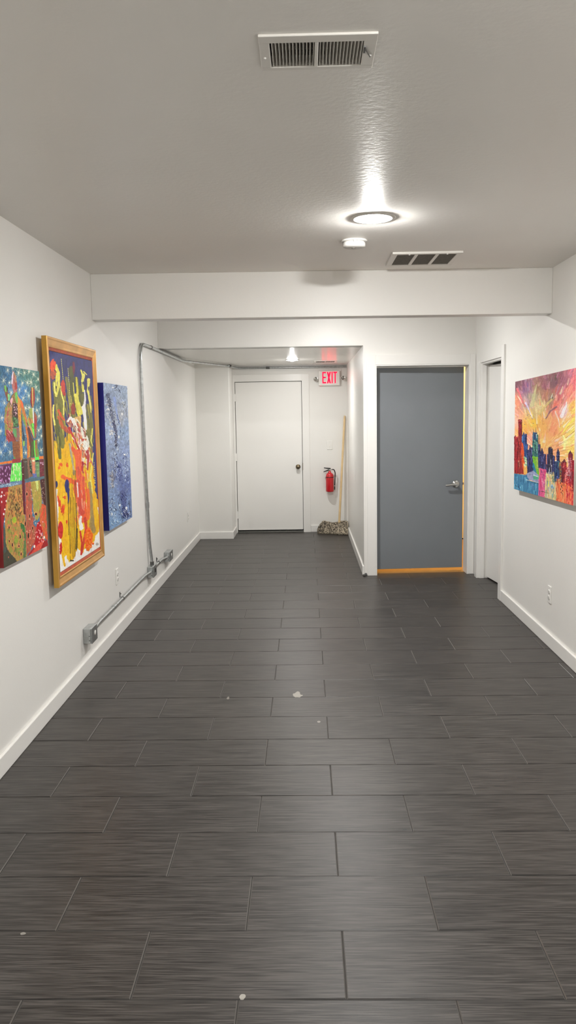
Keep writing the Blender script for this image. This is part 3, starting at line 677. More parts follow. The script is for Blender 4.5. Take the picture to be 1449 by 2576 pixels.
def lin(c): return np.where(c <= .04045, c / 12.92, ((c + .055) / 1.055) ** 2.4)
GAIN = 1.30
def canvas_mesh(name, art, xw, xf, y0, y1, z0, z1, side_cols, parent=None, relief=.0012):
    """box canvas on a side wall: front face at x=xf carries the paint. y0 = left side of the picture as you look at it"""
    nu, nv = art.nu, art.nv; sgn = 1 if xf > xw else -1
    ys = y0 + (y1 - y0) * art.U; zs = z1 + (z0 - z1) * art.V
    xs = xf + sgn * np.clip(art.H, -1, 3) * relief
    xs[0, :] = xf; xs[-1, :] = xf; xs[:, 0] = xf; xs[:, -1] = xf
    co = np.stack([xs, ys, zs], -1).reshape(-1, 3)
    back = [(xw, y0, z1), (xw, y1, z1), (xw, y1, z0), (xw, y0, z0)]
    fc = [(xf, y0, z1), (xf, y1, z1), (xf, y1, z0), (xf, y0, z0)]
    N = nu * nv; co = np.concatenate([co, np.array(fc), np.array(back)])
    i = np.arange(nv - 1)[:, None] * nu + np.arange(nu - 1)[None, :]
    q = np.stack([i, i + nu, i + nu + 1, i + 1], -1).reshape(-1, 4)
    if (y1 > y0) != (sgn > 0): q = q[:, ::-1]
    sides = np.array([[N + k, N + (k + 1) % 4, N + 4 + (k + 1) % 4, N + 4 + k] for k in range(4)] + [[N + 4, N + 5, N + 6, N + 7]])
    F = np.concatenate([q, sides]); nf = len(F)
    me = bpy.data.meshes.new(name); me.vertices.add(len(co)); me.vertices.foreach_set('co', co.ravel().astype(np.float32))
    me.loops.add(nf * 4); me.loops.foreach_set('vertex_index', F.ravel().astype(np.int32))
    me.polygons.add(nf); me.polygons.foreach_set('loop_start', (np.arange(nf) * 4).astype(np.int32)); me.polygons.foreach_set('loop_total', np.full(nf, 4, np.int32))
    me.materials.append(M['art']); me.materials.append(side_cols)
    mi = np.zeros(nf, np.int32); mi[-5:] = 1; me.polygons.foreach_set('material_index', mi)
    me.update(calc_edges=True)
    col = np.ones((len(co), 4), np.float32); col[:N, :3] = np.clip(lin(np.clip(art.C, 0, 1)) ** 1.08 * GAIN, 0, .9).reshape(-1, 3)
    ca = me.color_attributes.new('paint', 'FLOAT_COLOR', 'POINT'); ca.data.foreach_set('color', col.ravel())
    o = bpy.data.objects.new(name, me); COL.objects.link(o)
    if parent is not None: o.parent = parent; o.matrix_parent_inverse = Matrix.Translation(-Vector(parent.location))
    return o

# ---- painting of cactus shapes (left wall, nearest)
def art_cactus():
    A = Art(300, 470, [(-100.3, 74.6), (464.8, 164.0), (574.0, 2253.5), (44.6, 2524.9)], 21); R = A.rng
    A.field([(-60, 200, (70, 110, 130)), (60, 200, (60, 105, 140)), (300, 200, (72, 120, 115)), (420, 300, (75, 120, 110)), (-40, 500, (75, 120, 165)), (60, 480, (80, 125, 165)), (250, 420, (70, 125, 175)),
             (300, 600, (80, 120, 130)), (460, 600, (70, 115, 135)), (0, 800, (70, 120, 165)), (470, 850, (70, 110, 130)), (300, 850, (90, 120, 145)), (20, 1100, (60, 110, 160)), (480, 1100, (70, 105, 125)), (60, 1180, (75, 110, 135))], 3)
    A.grain(.28, 7, 26)
    for _ in range(240):
        x, y = R.uniform(-100, 520), R.uniform(80, 1230); a = R.uniform(-.5, .5); l = R.uniform(20, 60)
        A.stroke([(x, y), (x + math.sin(a) * l, y + math.cos(a) * l)], 4, 2, R.choice([(140, 170, 175), (55, 100, 140), (100, 145, 150), (60, 110, 95)]), .3, .45, .1)
    def burst(x, y, r):
        for k in range(13):
            a = k * 2 * PI / 13 + R.uniform(-.2, .2); l = r * R.uniform(.6, 1.25)
            A.stroke([(x, y), (x + math.cos(a) * l * .8, y + math.sin(a) * l * 1.15)], 4.0, 2.0, R.choice([(225, 220, 185), (205, 205, 180), (235, 230, 205)]), .25, .8, .3)
        A.blob(x, y, 6, 9, (240, 235, 210), .3, .9, .4)
    for x, y, r in ((-50, 250, 60), (-60, 560, 50), (40, 275, 60), (90, 150, 45), (150, 120, 40), (220, 180, 60), (290, 180, 40), (345, 165, 32), (400, 200, 50), (455, 260, 35), (110, 300, 35), (265, 305, 40), (325, 300, 45), (370, 295, 60), (430, 350, 40), (230, 385, 45), (130, 420, 50), (305, 400, 35),
                    (470, 405, 38), (345, 455, 55), (275, 485, 45), (450, 500, 40), (50, 545, 50), (-40, 430, 40), (345, 600, 40), (305, 605, 40), (440, 630, 45), (465, 700, 55), (485, 600, 30), (20, 720, 50), (310, 715, 45), (460, 870, 48), (490, 830, 32), (5, 880, 35), (495, 940, 34), (280, 930, 50), (460, 990, 42),
                    (60, 1050, 60), (10, 1135, 55), (118, 1135, 45), (490, 1110, 38), (305, 1140, 45), (-60, 1000, 45), (-50, 800, 40)): burst(x, y, r)
    P = A.poly
    # left cactus
    P([(45, 330), (70, 335), (88, 380), (92, 420), (120, 440), (112, 500), (95, 530), (80, 520), (60, 440), (45, 380)], (125, 80, 60), 4); P([(48, 335), (70, 335), (76, 410), (62, 410), (50, 370)], (110, 175, 90), 3); P([(90, 430), (120, 445), (110, 520), (92, 510)], (125, 190, 130), 3)
    A.blob(82, 375, 8, 22, (25, 30, 25), .2)
    P([(150, 165), (165, 165), (190, 220), (203, 300), (205, 380), (190, 440), (160, 430), (150, 380), (135, 310), (135, 230)], (170, 110, 105), 5); P([(148, 170), (160, 170), (150, 260), (150, 320), (135, 310), (137, 230)], (215, 200, 215), 3); P([(170, 280), (200, 300), (205, 370), (175, 385)], (160, 60, 50), 4); A.stroke([(165, 180), (190, 260), (180, 300)], 8, 5, (165, 155, 100), .3)
    P([(95, 540), (125, 500), (150, 430), (200, 400), (215, 470), (220, 830), (200, 830), (150, 830), (150, 1000), (110, 1010), (70, 960), (55, 900), (50, 700), (60, 600)], (150, 120, 75), 5)
    for _ in range(70): x, y = R.uniform(60, 150), R.uniform(580, 960); A.stroke([(x, y), (x + R.uniform(-12, 18), y + R.uniform(20, 60))], R.uniform(10, 20), 6, R.choice([(120, 150, 70), (190, 120, 75), (160, 75, 75), (190, 110, 110), (110, 140, 75), (170, 140, 80)]), .5, .85)
    P([(150, 540), (205, 560), (218, 830), (165, 830), (150, 700)], (75, 45, 50), 4); P([(150, 700), (195, 720), (210, 825), (160, 835)], (60, 100, 60), 4)
    P([(175, 420), (205, 410), (208, 540), (195, 540), (180, 480)], (110, 180, 90), 3); P([(120, 490), (150, 480), (148, 515), (130, 600), (118, 540)], (225, 175, 180), 3)
    A.stroke([(88, 520), (108, 528), (140, 450), (165, 430)], 6, 5, (30, 30, 28), .2); A.stroke([(110, 520), (145, 600), (150, 760)], 6, 5, (30, 35, 28), .2); A.stroke([(155, 470), (190, 560), (212, 600)], 5, 4, (40, 30, 28), .2)
    A.dots(26, (160, 560, 205, 700), 4, (230, 190, 200), 5); A.dots(50, (160, 720, 208, 820), 3, (110, 160, 110), 8); A.dots(30, (160, 620, 210, 820), 3, (30, 30, 30), 6)
    P([(70, 860), (110, 880), (150, 900), (205, 960), (180, 1020), (140, 1000), (100, 1010), (70, 960)], (150, 60, 65), 6); P([(150, 840), (225, 835), (232, 1000), (170, 990)], (140, 100, 90), 5); P([(150, 850), (190, 850), (200, 960), (165, 940)], (95, 150, 95), 5)
    A.stroke([(100, 910), (150, 915), (185, 1000)], 7, 5, (30, 35, 28), .2); A.stroke([(140, 835), (215, 825)], 6, 6, (25, 30, 25), .2)
    for _ in range(20): x, y = R.uniform(75, 120), R.uniform(760, 990); A.stroke([(x, y), (x + R.uniform(10, 30), y + R.uniform(20, 60))], 6, 3, R.choice([(215, 150, 150), (140, 40, 50), (190, 90, 90)]), .4)
    P([(145, 1000), (232, 1000), (242, 1225), (165, 1225), (150, 1120)], (135, 85, 55), 5); P([(165, 1180), (195, 1225), (160, 1225)], (90, 140, 70), 4)
    for _ in range(16): y = R.uniform(1010, 1200); A.stroke([(155, y), (235, y - 8)], 4, 3, R.choice([(165, 110, 75), (105, 60, 40)]), .4, .7)
    # orange pole
    P([(208, 440), (220, 470), (250, 520), (250, 700), (262, 1000), (275, 1230), (242, 1230), (232, 900), (215, 700)], (205, 150, 65), 3); A.dots(80, (225, 520, 262, 1200), 3, (190, 95, 40), 7, .8)
    P([(235, 490), (262, 520), (300, 640), (325, 760), (325, 830), (300, 830), (280, 700), (262, 640)], (190, 120, 60), 5); P([(240, 500), (272, 540), (285, 600), (258, 600)], (215, 100, 55), 4); P([(262, 650), (285, 700), (320, 830), (300, 820), (268, 740)], (130, 150, 75), 4)
    P([(258, 700), (266, 850), (270, 1000), (290, 1010), (300, 960), (285, 900), (268, 800)], (45, 70, 90), 3); P([(268, 990), (296, 1000), (292, 1060), (275, 1060)], (140, 180, 80), 4); A.stroke([(256, 690), (262, 950), (285, 1015)], 6, 4, (22, 26, 26), .2)
    P([(298, 830), (325, 830), (345, 980), (360, 1100), (345, 1200), (322, 1210), (325, 1100), (320, 960)], (195, 110, 55), 5); P([(322, 830), (345, 840), (380, 960), (410, 1000), (412, 1190), (360, 1200), (358, 1060)], (95, 60, 55), 4); P([(375, 1000), (400, 1010), (400, 1190), (370, 1190)], (75, 100, 55), 5)
    P([(340, 1050), (358, 1060), (358, 1190), (340, 1200)], (190, 150, 70), 4)
    # right cactus
    P([(375, 355), (408, 365), (418, 430), (415, 520), (398, 600), (380, 600), (362, 540), (362, 430)], (150, 60, 55), 4); A.stroke([(385, 360), (388, 480), (392, 590)], 13, 8, (205, 185, 95), .2); A.stroke([(366, 400), (364, 520), (384, 600)], 6, 5, (60, 30, 30), .2)
    P([(350, 610), (398, 600), (402, 740), (410, 980), (380, 920), (330, 800), (325, 740), (345, 690)], (150, 160, 85), 5); P([(370, 750), (402, 780), (410, 960), (385, 880)], (110, 205, 75), 4); P([(330, 720), (375, 730), (400, 780), (350, 800)], (190, 130, 75), 6)
    P([(405, 640), (440, 700), (442, 800), (430, 960), (415, 960)], (150, 95, 70), 5); P([(415, 700), (440, 740), (430, 850), (412, 850)], (165, 60, 60), 4)
    A.stroke([(393, 605), (397, 700), (400, 780)], 13, 12, (232, 235, 225), .12); A.stroke([(325, 785), (370, 900), (412, 995)], 7, 5, (30, 32, 30), .2); A.stroke([(340, 820), (370, 860), (400, 960)], 10, 6, (215, 120, 100), .3); A.stroke([(345, 690), (380, 830), (402, 850)], 5, 3, (30, 40, 30), .2)
    P([(405, 990), (440, 980), (462, 1190), (418, 1195)], (150, 110, 65), 4); P([(430, 1080), (460, 1100), (465, 1195), (440, 1195)], (115, 140, 70), 4); A.stroke([(408, 995), (412, 1100), (420, 1190)], 12, 13, (95, 225, 85), .15)
    # band
    P([(-110, 1270), (142, 1232), (142, 1262), (-110, 1300)], (215, 120, 50), 2); P([(142, 1215), (245, 1210), (245, 1255), (142, 1268)], (150, 60, 60), 3); P([(468, 1182), (545, 1178), (545, 1212), (468, 1216)], (210, 120, 60), 2)
    P([(-110, 1310), (140, 1270), (120, 1505), (-110, 1540)], (92, 40, 80), 3); A.dots(46, (-95, 1300, 122, 1500), 6, (195, 150, 200), 13, .9)
    P([(145, 1268), (252, 1255), (262, 1470), (118, 1490), (130, 1360)], (105, 215, 90), 4)
    for _ in range(55): x, y = R.uniform(130, 255), R.uniform(1270, 1460); A.stroke([(x, y), (x + R.uniform(-4, 4), y + R.uniform(15, 50))], R.uniform(5, 11), 4, R.choice([(225, 235, 180), (60, 140, 50), (225, 235, 190), (80, 220, 80), (215, 200, 190)]), .4, .9)
    P([(262, 1210), (345, 1205), (345, 1450), (280, 1460), (268, 1360)], (70, 62, 55), 4)
    for x in (285, 300, 318, 332): A.stroke([(x, 1215), (x + 8, 1450)], 6, 6, R.choice([(110, 95, 85), (45, 40, 38), (95, 75, 65)]), .3, .8)
    A.stroke([(262, 1215), (345, 1210)], 4, 4, (150, 160, 145), .2); A.stroke([(264, 1250), (345, 1246)], 4, 4, (150, 160, 145), .2)
    P([(325, 1200), (375, 1195), (390, 1420), (340, 1440), (330, 1330)], (130, 95, 80), 4); P([(345, 1215), (375, 1300), (385, 1405), (360, 1370), (350, 1290)], (35, 45, 35), 4); A.dots(14, (348, 1230, 378, 1390), 3, (120, 170, 120), 5)
    P([(375, 1200), (420, 1200), (422, 1400), (395, 1420), (385, 1320)], (200, 130, 100), 5); A.blob(400, 1235, 16, 14, (225, 225, 180), .3); P([(385, 1390), (440, 1390), (455, 1430), (400, 1440)], (100, 110, 160), 4)
    P([(418, 1190), (465, 1188), (467, 1228), (420, 1232)], (90, 235, 90), 3); P([(422, 1228), (465, 1226), (466, 1246), (424, 1248)], (25, 35, 25), 3); P([(418, 1250), (468, 1248), (474, 1440), (440, 1430), (425, 1330)], (110, 140, 95), 3)
    for y in (1290, 1340, 1385): A.stroke([(425, y), (470, y - 3)], 3, 3, (170, 200, 160), .2)
    P([(470, 1222), (545, 1215), (552, 1420), (475, 1430)], (110, 50, 60), 3); A.dots(16, (475, 1255, 535, 1285), 4, (225, 190, 220), 5)
    for _ in range(14): x, y = R.uniform(475, 535), R.uniform(1310, 1410); A.stroke([(x, y), (x + 22, y - 6)], 5, 4, R.choice([(170, 80, 90), (120, 110, 80), (70, 40, 50)]), .4)
    # blue rail
    P([(-110, 1545), (262, 1475), (262, 1510), (-110, 1580)], (105, 130, 155), 2); A.dots(60, (-95, 1500, 255, 1545), 4, (190, 205, 215), 5, .8); P([(275, 1465), (555, 1415), (555, 1445), (275, 1495)], (85, 110, 120), 2)
    # lower half
    P([(-110, 1580), (100, 1550), (90, 1720), (60, 1850), (40, 1980), (60, 2520), (-110, 2520)], (150, 32, 38), 4); A.dots(14, (-80, 1600, 80, 2000), 7, (235, 225, 225), 11)
    P([(100, 1550), (265, 1515), (300, 1880), (320, 2400), (300, 2540), (20, 2540), (60, 2100), (55, 1900), (80, 1700)], (165, 135, 75), 5)
    for _ in range(150):
        x, y = R.uniform(65, 300), R.uniform(1560, 2420); t = (y - 1560) / 860
        c = R.choice([(205, 130, 70), (190, 125, 75), (215, 140, 80)]) if R.random() > t * 1.2 else R.choice([(130, 140, 60), (120, 150, 65), (165, 140, 75), (95, 110, 60), (185, 120, 80)])
        A.stroke([(x, y), (x + R.uniform(-14, 14), y + R.uniform(25, 70))], R.uniform(12, 26), 8, c, .5, .7)
    A.dots(120, (100, 1570, 265, 1900), 5, (110, 75, 45), 12, .85, -.2); A.dots(24, (180, 1750, 260, 2000), 4, (45, 50, 30), 14, .9)
    P([(40, 2150), (90, 2300), (200, 2440), (120, 2560), (20, 2560)], (60, 62, 55), 12, .9); P([(35, 2000), (60, 2060), (70, 2330), (40, 2350)], (70, 85, 80), 6, .9)
    A.blob(170, 1945, 26, 36, (150, 170, 50), .2); A.stroke([(140, 1960), (165, 1995), (195, 1960), (190, 1915)], 6, 5, (215, 165, 70), .2); A.blob(190, 2180, 22, 50, (135, 150, 60), .3)
    P([(230, 1980), (285, 2000), (300, 2080), (290, 2120), (255, 2060)], (60, 110, 60), 5); P([(285, 2100), (312, 2110), (305, 2400), (275, 2400)], (85, 110, 70), 5)
    P([(300, 1500), (365, 1488), (385, 1760), (380, 1850), (400, 2000), (440, 2040), (420, 2200), (350, 2330), (320, 2380), (305, 1900)], (165, 90, 70), 5)
    for _ in range(60): x, y = R.uniform(310, 420), R.uniform(1520, 2300); A.stroke([(x, y), (x + R.uniform(-8, 8), y + R.uniform(20, 60))], R.uniform(8, 18), 5, R.choice([(190, 85, 65), (130, 115, 75), (205, 95, 65), (150, 70, 60), (125, 110, 70)]), .5, .75)
    P([(365, 1488), (475, 1470), (500, 1660), (495, 1800), (470, 1900), (440, 1960), (400, 1850), (390, 1700)], (160, 145, 70), 4)
    for _ in range(45): x, y = R.uniform(395, 485), R.uniform(1560, 1900); A.stroke([(x, y), (x + R.uniform(-6, 6), y + R.uniform(30, 70))], R.uniform(8, 16), 5, R.choice([(150, 155, 70), (175, 160, 85), (135, 150, 65), (185, 140, 75)]), .5, .7)
    P([(420, 1480), (455, 1476), (458, 1560), (450, 1600), (438, 1580)], (205, 215, 130), 3)
    for y in range(1490, 1590, 12): A.stroke([(430, y), (456, y - 3)], 3, 3, (130, 150, 80), .2)
    P([(258, 1480), (295, 1470), (300, 1700), (306, 1880), (282, 1880), (268, 1700)], (100, 28, 48), 3); P([(255, 1225), (276, 1225), (292, 1480), (262, 1480)], (85, 40, 40), 3)
    A.stroke([(262, 1318), (276, 1312)], 4, 4, (225, 205, 190), .2); A.stroke([(262, 1395), (280, 1400)], 4, 4, (225, 205, 190), .2)
    P([(478, 1465), (556, 1440), (572, 1800), (540, 1800), (505, 1680)], (75, 42, 42), 4); A.dots(22, (495, 1480, 555, 1760), 3, (190, 170, 160), 5); A.stroke([(490, 1650), (530, 1790), (555, 1850)], 8, 6, (150, 105, 90), .3)
    P([(500, 1750), (575, 1790), (580, 2260), (560, 2180), (520, 2150), (470, 1950)], (195, 90, 60), 6)
    for _ in range(50): x, y = R.uniform(470, 575), R.uniform(1790, 2200); A.stroke([(x, y), (x + R.uniform(-14, 6), y + R.uniform(25, 70))], R.uniform(10, 20), 6, R.choice([(220, 90, 55), (190, 120, 70), (215, 75, 50), (160, 120, 65), (175, 80, 70)]), .5, .8)
    P([(440, 1980), (475, 1960), (500, 2060), (520, 2200), (430, 2300), (360, 2380), (420, 2180)], (170, 28, 38), 8)
    P([(300, 2420), (380, 2300), (560, 2180), (580, 2270), (60, 2540)], (150, 35, 40), 6); P([(330, 2400), (440, 2250), (540, 2170), (480, 2300), (360, 2390)], (205, 85, 70), 8, .9)
    A.dots(16, (420, 1960, 520, 2260), 7, (235, 160, 160), 11); A.blob(410, 2265, 9, 20, (245, 225, 215), .2); A.blob(527, 2155, 9, 18, (245, 225, 205), .2); A.blob(450, 2150, 6, 14, (245, 215, 210), .2)
    for x, y, rx, ry in ((318, 1635, 8, 20), (352, 1900, 7, 22), (300, 1990, 8, 30), (238, 2145, 9, 24), (336, 2135, 9, 34), (428, 1875, 11, 16), (388, 2045, 7, 20), (490, 2155, 7, 14), (145, 2245, 7, 22), (250, 2355, 7, 18), (223, 2260, 7, 14), (105, 2035, 6, 14), (108, 2200, 6, 14)):
        A.blob(x, y, rx + 6, ry + 8, (205, 130, 95), .25); A.blob(x, y, rx, ry, (20, 20, 18), .15)
    A.dots(40, (70, 2000, 300, 2400), 5, (190, 110, 90), 9, .8); A.dots(30, (320, 1560, 440, 2300), 5, (225, 190, 160), 8, .7)
    A.grain(.10, 5, 10); return A
a1 = art_cactus()
pn = tag(canvas_mesh('painting', a1, XL + .004, XL + .034, 3.62, 4.26, .95, 1.872, mat('canvas_red_side', (.30, .012, .014), .5)),
         'unframed painting of cactus forms under white starbursts on the left wall, nearest the viewer', 'painting')

# ---- gold framed abstract
def art_abstract():
    A = Art(300, 560, [(113.3, 204.5), (520.5, 305.2), (601.2, 2128.1), (222.4, 2374.8)], 5); R = A.rng
    A.C[:] = np.array((222, 172, 22)) / 255; A.grain(.16, 18, 40)
    for _ in range(120): x, y = R.uniform(140, 580), R.uniform(1000, 2300); A.stroke([(x, y), (x + R.uniform(-10, 14), y + R.uniform(50, 160))], R.uniform(14, 40), 12, R.choice([(228, 180, 25), (210, 155, 25), (235, 190, 40), (215, 165, 30)]), .5, .7, .5)
    A.poly([(90, 180), (540, 280), (600, 1700), (575, 1660), (552, 1560), (535, 1340), (520, 1180), (480, 1100), (430, 1000), (300, 1010), (235, 1090), (160, 1085), (100, 1100)], (52, 55, 112), 10)
    for _ in range(60): x, y = R.uniform(130, 530), R.uniform(280, 1000); A.stroke([(x, y), (x + R.uniform(-8, 8), y + R.uniform(80, 200))], R.uniform(16, 34), 10, R.choice([(48, 50, 100), (62, 64, 120), (44, 48, 92)]), .4, .5)
    S = A.stroke
    ol = [(105, 105, 52), (120, 118, 58), (90, 92, 50), (130, 125, 70)]
    for x0, y0, x1, y1, w in ((160, 520, 200, 1100, 40), (200, 560, 235, 1120, 45), (235, 640, 240, 1150, 45), (275, 470, 320, 900, 26), (320, 380, 345, 900, 44), (370, 480, 400, 860, 40), (395, 560, 470, 1000, 40), (430, 640, 480, 1080, 40), (500, 760, 520, 1100, 40), (180, 900, 215, 1250, 44), (340, 780, 380, 1000, 40), (300, 520, 330, 760, 20), (460, 900, 470, 1060, 40), (495, 980, 520, 1250, 26)):
        S([(x0, y0), ((x0 + x1) / 2 + 8, (y0 + y1) / 2), (x1, y1)], w, w * .7, R.choice(ol), .4, .95, .4)
    for _ in range(70):
        x, y = R.uniform(160, 520), R.uniform(560, 1120); S([(x, y), (x + R.uniform(5, 25), y + R.uniform(60, 150))], R.uniform(8, 18), 5, R.choice(ol + [(175, 165, 70), (200, 185, 80)]), .5, .8, .4)
    ye = [(212, 204, 92), (222, 212, 110), (200, 190, 70)]
    for pts, w0, w1 in (([(170, 350), (200, 420), (205, 560), (180, 640)], 34, 16), ([(160, 520), (165, 600), (178, 650)], 14, 18), ([(185, 430), (178, 520), (190, 600)], 20, 12), ([(155, 740), (150, 840), (165, 930)], 16, 16), ([(225, 560), (230, 640), (250, 700), (248, 830)], 14, 12), ([(370, 470), (382, 600), (372, 740), (400, 860)], 14, 30), ([(340, 520), (350, 640), (362, 720)], 8, 8),
                        ([(415, 395), (432, 450), (430, 540), (438, 600)], 16, 22), ([(440, 410), (470, 440)], 14, 8), ([(438, 440), (430, 500)], 30, 26), ([(488, 490), (482, 600), (500, 700), (510, 810)], 30, 8), ([(360, 640), (400, 760), (410, 820)], 30, 40), ([(515, 1040), (510, 1090), (528, 1140)], 12, 8), ([(533, 1210), (520, 1320), (505, 1450), (520, 1600)], 10, 24), ([(523, 970), (520, 1030)], 10, 10)):
        S(pts, w0, w1, R.choice(ye), .4, 1, .8)
    S([(330, 900), (400, 860), (410, 960)], 40, 24, (210, 175, 110), .5); A.blob(178, 565, 4, 16, (40, 45, 60), .2); A.blob(487, 575, 6, 20, (45, 50, 80), .2); A.blob(433, 520, 6, 16, (55, 60, 80), .2)
    A.blob(148, 350, 26, 60, (215, 75, 40), .4); A.blob(150, 430, 26, 60, (205, 90, 40), .5, .8); A.blob(246, 560, 22, 72, (185, 65, 50), .25); A.blob(258, 630, 10, 20, (170, 50, 50), .4); A.blob(341, 775, 20, 58, (150, 58, 48), .35, .95); A.blob(346, 370, 13, 62, (130, 45, 60), .4, .8)
    S([(200, 790), (225, 850), (255, 880)], 24, 20, (205, 90, 50), .6, .9); S([(200, 850), (240, 950), (300, 1000)], 26, 40, (190, 85, 55), .6, .8)
    for i in range(10): y = 285 + i * 21; S([(227 + i * 1.9, y), (228 + i * 1.9, y + 12)], 5, 5, (220, 210, 110), .1, 1, .6)
    for i in range(17): y = 378 + i * 21; S([(291 + i * 1.5, y), (292 + i * 1.5, y + 12)], 5, 5, (220, 210, 110), .1, 1, .6)
    for i in range(10): y = 1300 + i * 22; S([(541 + i * 1.2, y), (542 + i, y + 11)], 5, 5, (215, 200, 130), .1, 1, .6)
    S([(448, 592), (455, 680), (443, 760)], 10, 26, (232, 232, 228), .25, 1, 1); S([(440, 760), (452, 860), (458, 975)], 38, 24, (235, 235, 232), .25, 1, 1); S([(250, 270), (262, 400)], 20, 10, (60, 60, 90), .4, .5)
    # pale and pink flurry
    S([(300, 900), (420, 1000), (450, 1200)], 60, 90, (195, 120, 95), .6, .7)
    for _ in range(100):
        t = R.random(); cx = 330 + t * 130 + R.gauss(0, 34); cy_ = 880 + t * 380 + R.gauss(0, 40); a = R.uniform(-.2, 1.1); l = R.uniform(30, 100)
        S([(cx, cy_), (cx + math.sin(a) * l * .4, cy_ + math.cos(a) * l * .6), (cx + math.sin(a) * l * .5, cy_ + math.cos(a) * l)], R.uniform(6, 18), 4, R.choice([(225, 215, 205), (215, 180, 170), (190, 85, 85), (175, 60, 65), (230, 225, 215), (200, 120, 110), (150, 140, 120), (215, 160, 120)]), .5, .9, .8)
    for pts, w, c in (([(290, 900), (310, 860), (330, 900), (350, 940)], 16, (228, 224, 214)), ([(320, 860), (345, 900), (380, 960)], 20, (228, 224, 214)), ([(420, 960), (435, 1060), (470, 1060), (485, 1120)], 20, (215, 215, 200)), ([(470, 1045), (488, 1100), (485, 1150)], 16, (222, 220, 205)), ([(440, 1140), (490, 1210), (495, 1290)], 26, (225, 218, 205)), ([(400, 1200), (420, 1330), (435, 1400)], 18, (228, 218, 205)), ([(470, 1170), (484, 1260), (478, 1370)], 26, (175, 75, 80)), ([(310, 1120), (330, 1260), (350, 1410)], 22, (165, 155, 130)), ([(300, 960), (350, 1060), (400, 1180)], 18, (180, 60, 62))): S(pts, w, w * .6, c, .5, 1, .9)
    A.blob(460, 1130, 22, 50, (228, 222, 210), .5)
    # orange body
    orr = (218, 92, 52)
    S([(335, 1160), (385, 1240), (400, 1400), (425, 1600), (435, 1850)], 34, 84, orr, .35, 1, .6); S([(385, 1200), (395, 1400), (420, 1560)], 60, 60, (222, 100, 60), .3); S([(245, 1440), (300, 1470), (370, 1500)], 40, 46, (225, 100, 45), .4); S([(480, 1570), (490, 1700), (480, 1850)], 30, 40, (222, 105, 50), .3); S([(370, 1500), (380, 1620), (420, 1800)], 60, 50, (190, 70, 58), .5, .85); S([(440, 1450), (450, 1650)], 24, 30, (205, 80, 60), .5)
    for _ in range(40): x, y = R.uniform(360, 480), R.uniform(1300, 1850); S([(x, y), (x + R.uniform(-8, 14), y + R.uniform(40, 110))], R.uniform(6, 16), 5, R.choice([(230, 120, 70), (195, 65, 50), (215, 90, 55), (185, 80, 75), (235, 180, 160)]), .5, .7, .5)
    S([(432, 1300), (430, 1360), (438, 1400)], 22, 16, (170, 50, 60), .4); S([(378, 1500), (384, 1560), (388, 1640)], 12, 9, (225, 205, 195), .4); S([(495, 1500), (515, 1650), (520, 1800), (540, 1980)], 24, 34, (150, 130, 88), .35, .9); A.blob(520, 1900, 20, 80, (145, 125, 85), .4, .8)
    for x, y in ((190, 1660), (215, 1700), (240, 1770), (210, 1350), (225, 1320), (285, 1330), (260, 1640), (280, 1880), (250, 1740)): A.blob(x, y, R.uniform(8, 20), R.uniform(14, 40), R.choice([(205, 70, 30), (215, 90, 30), (190, 50, 30)]), .7, .9)
    S([(195, 1640), (215, 1700), (230, 1760)], 22, 14, (205, 70, 35), .8, .8)
    A.blob(283, 1530, 21, 64, (42, 45, 110), .15); S([(292, 1560), (300, 1640), (296, 1700)], 30, 8, (42, 45, 105), .3); A.blob(182, 1515, 13, 34, (35, 45, 100), .2)
    for x0, y0, x1, y1, w in ((296, 1690, 300, 2010, 5), (300, 1800, 316, 2250, 5), (318, 1640, 322, 2255, 4), (330, 1420, 336, 2260, 4), (345, 1640, 350, 2250, 5), (362, 1380, 358, 1900, 5), (358, 1900, 362, 2240, 5), (372, 1700, 370, 2150, 7), (380, 1950, 378, 2200, 9), (310, 1500, 312, 1800, 3)): S([(x0, y0), ((x0 + x1) / 2 + 2, (y0 + y1) / 2), (x1, y1)], w, w, R.choice([(60, 55, 25), (45, 45, 25), (85, 75, 30)]), .3, .85, .7)
    A.blob(350, 1400, 12, 26, (150, 130, 90), .5)
    # white ground showing
    A.poly([(150, 1560), (195, 1560), (190, 1640), (205, 1760), (198, 1900), (235, 2080), (225, 2150), (248, 2220), (236, 2380), (130, 2400)], (226, 218, 212), 6)
    A.poly([(195, 2400), (240, 2310), (262, 2230), (290, 2190), (300, 2280), (350, 2250), (385, 2140), (410, 2160), (430, 2190), (480, 2120), (540, 2080), (560, 2020), (590, 1980), (640, 2000), (640, 2200), (200, 2420)], (228, 220, 214), 8)
    A.poly([(572, 1740), (640, 1750), (640, 2040), (590, 2010), (598, 1850)], (226, 218, 212), 5); A.blob(410, 1880, 16, 60, (225, 218, 208), .5); A.blob(420, 1930, 20, 40, (225, 215, 208), .5)
    for pts in ([(240, 2180), (262, 2310)], [(285, 2180), (290, 2240)], [(320, 2200), (332, 2262)]): S(pts, 22, 16, (222, 170, 25), .5)
    A.blob(222, 1960, 25, 86, (190, 42, 38), .12, 1, .8); A.blob(226, 2130, 14, 46, (185, 35, 35), .4); A.blob(222, 2180, 9, 20, (180, 30, 30), .5)
    S([(455, 1850), (470, 1960), (440, 2100), (420, 2200)], 34, 20, (185, 60, 45), .5, .95); A.blob(490, 2060, 38, 100, (242, 105, 22), .35, 1, 1.2)
    for _ in range(40): x, y = R.gauss(490, 20), R.gauss(2060, 50); A.blob(x, y, R.uniform(4, 9), R.uniform(6, 14), R.choice([(250, 130, 30), (225, 75, 20), (245, 115, 40)]), .3, 1, 1)
    S([(410, 1980), (425, 2080), (418, 2200)], 20, 10, (190, 50, 40), .5); S([(318, 2262), (345, 2262)], 14, 12, (30, 30, 28), .5); A.blob(572, 2105, 12, 14, (120, 115, 110), .5, .6)
    A.grain(.06, 5, 12); return A
a2 = art_abstract()
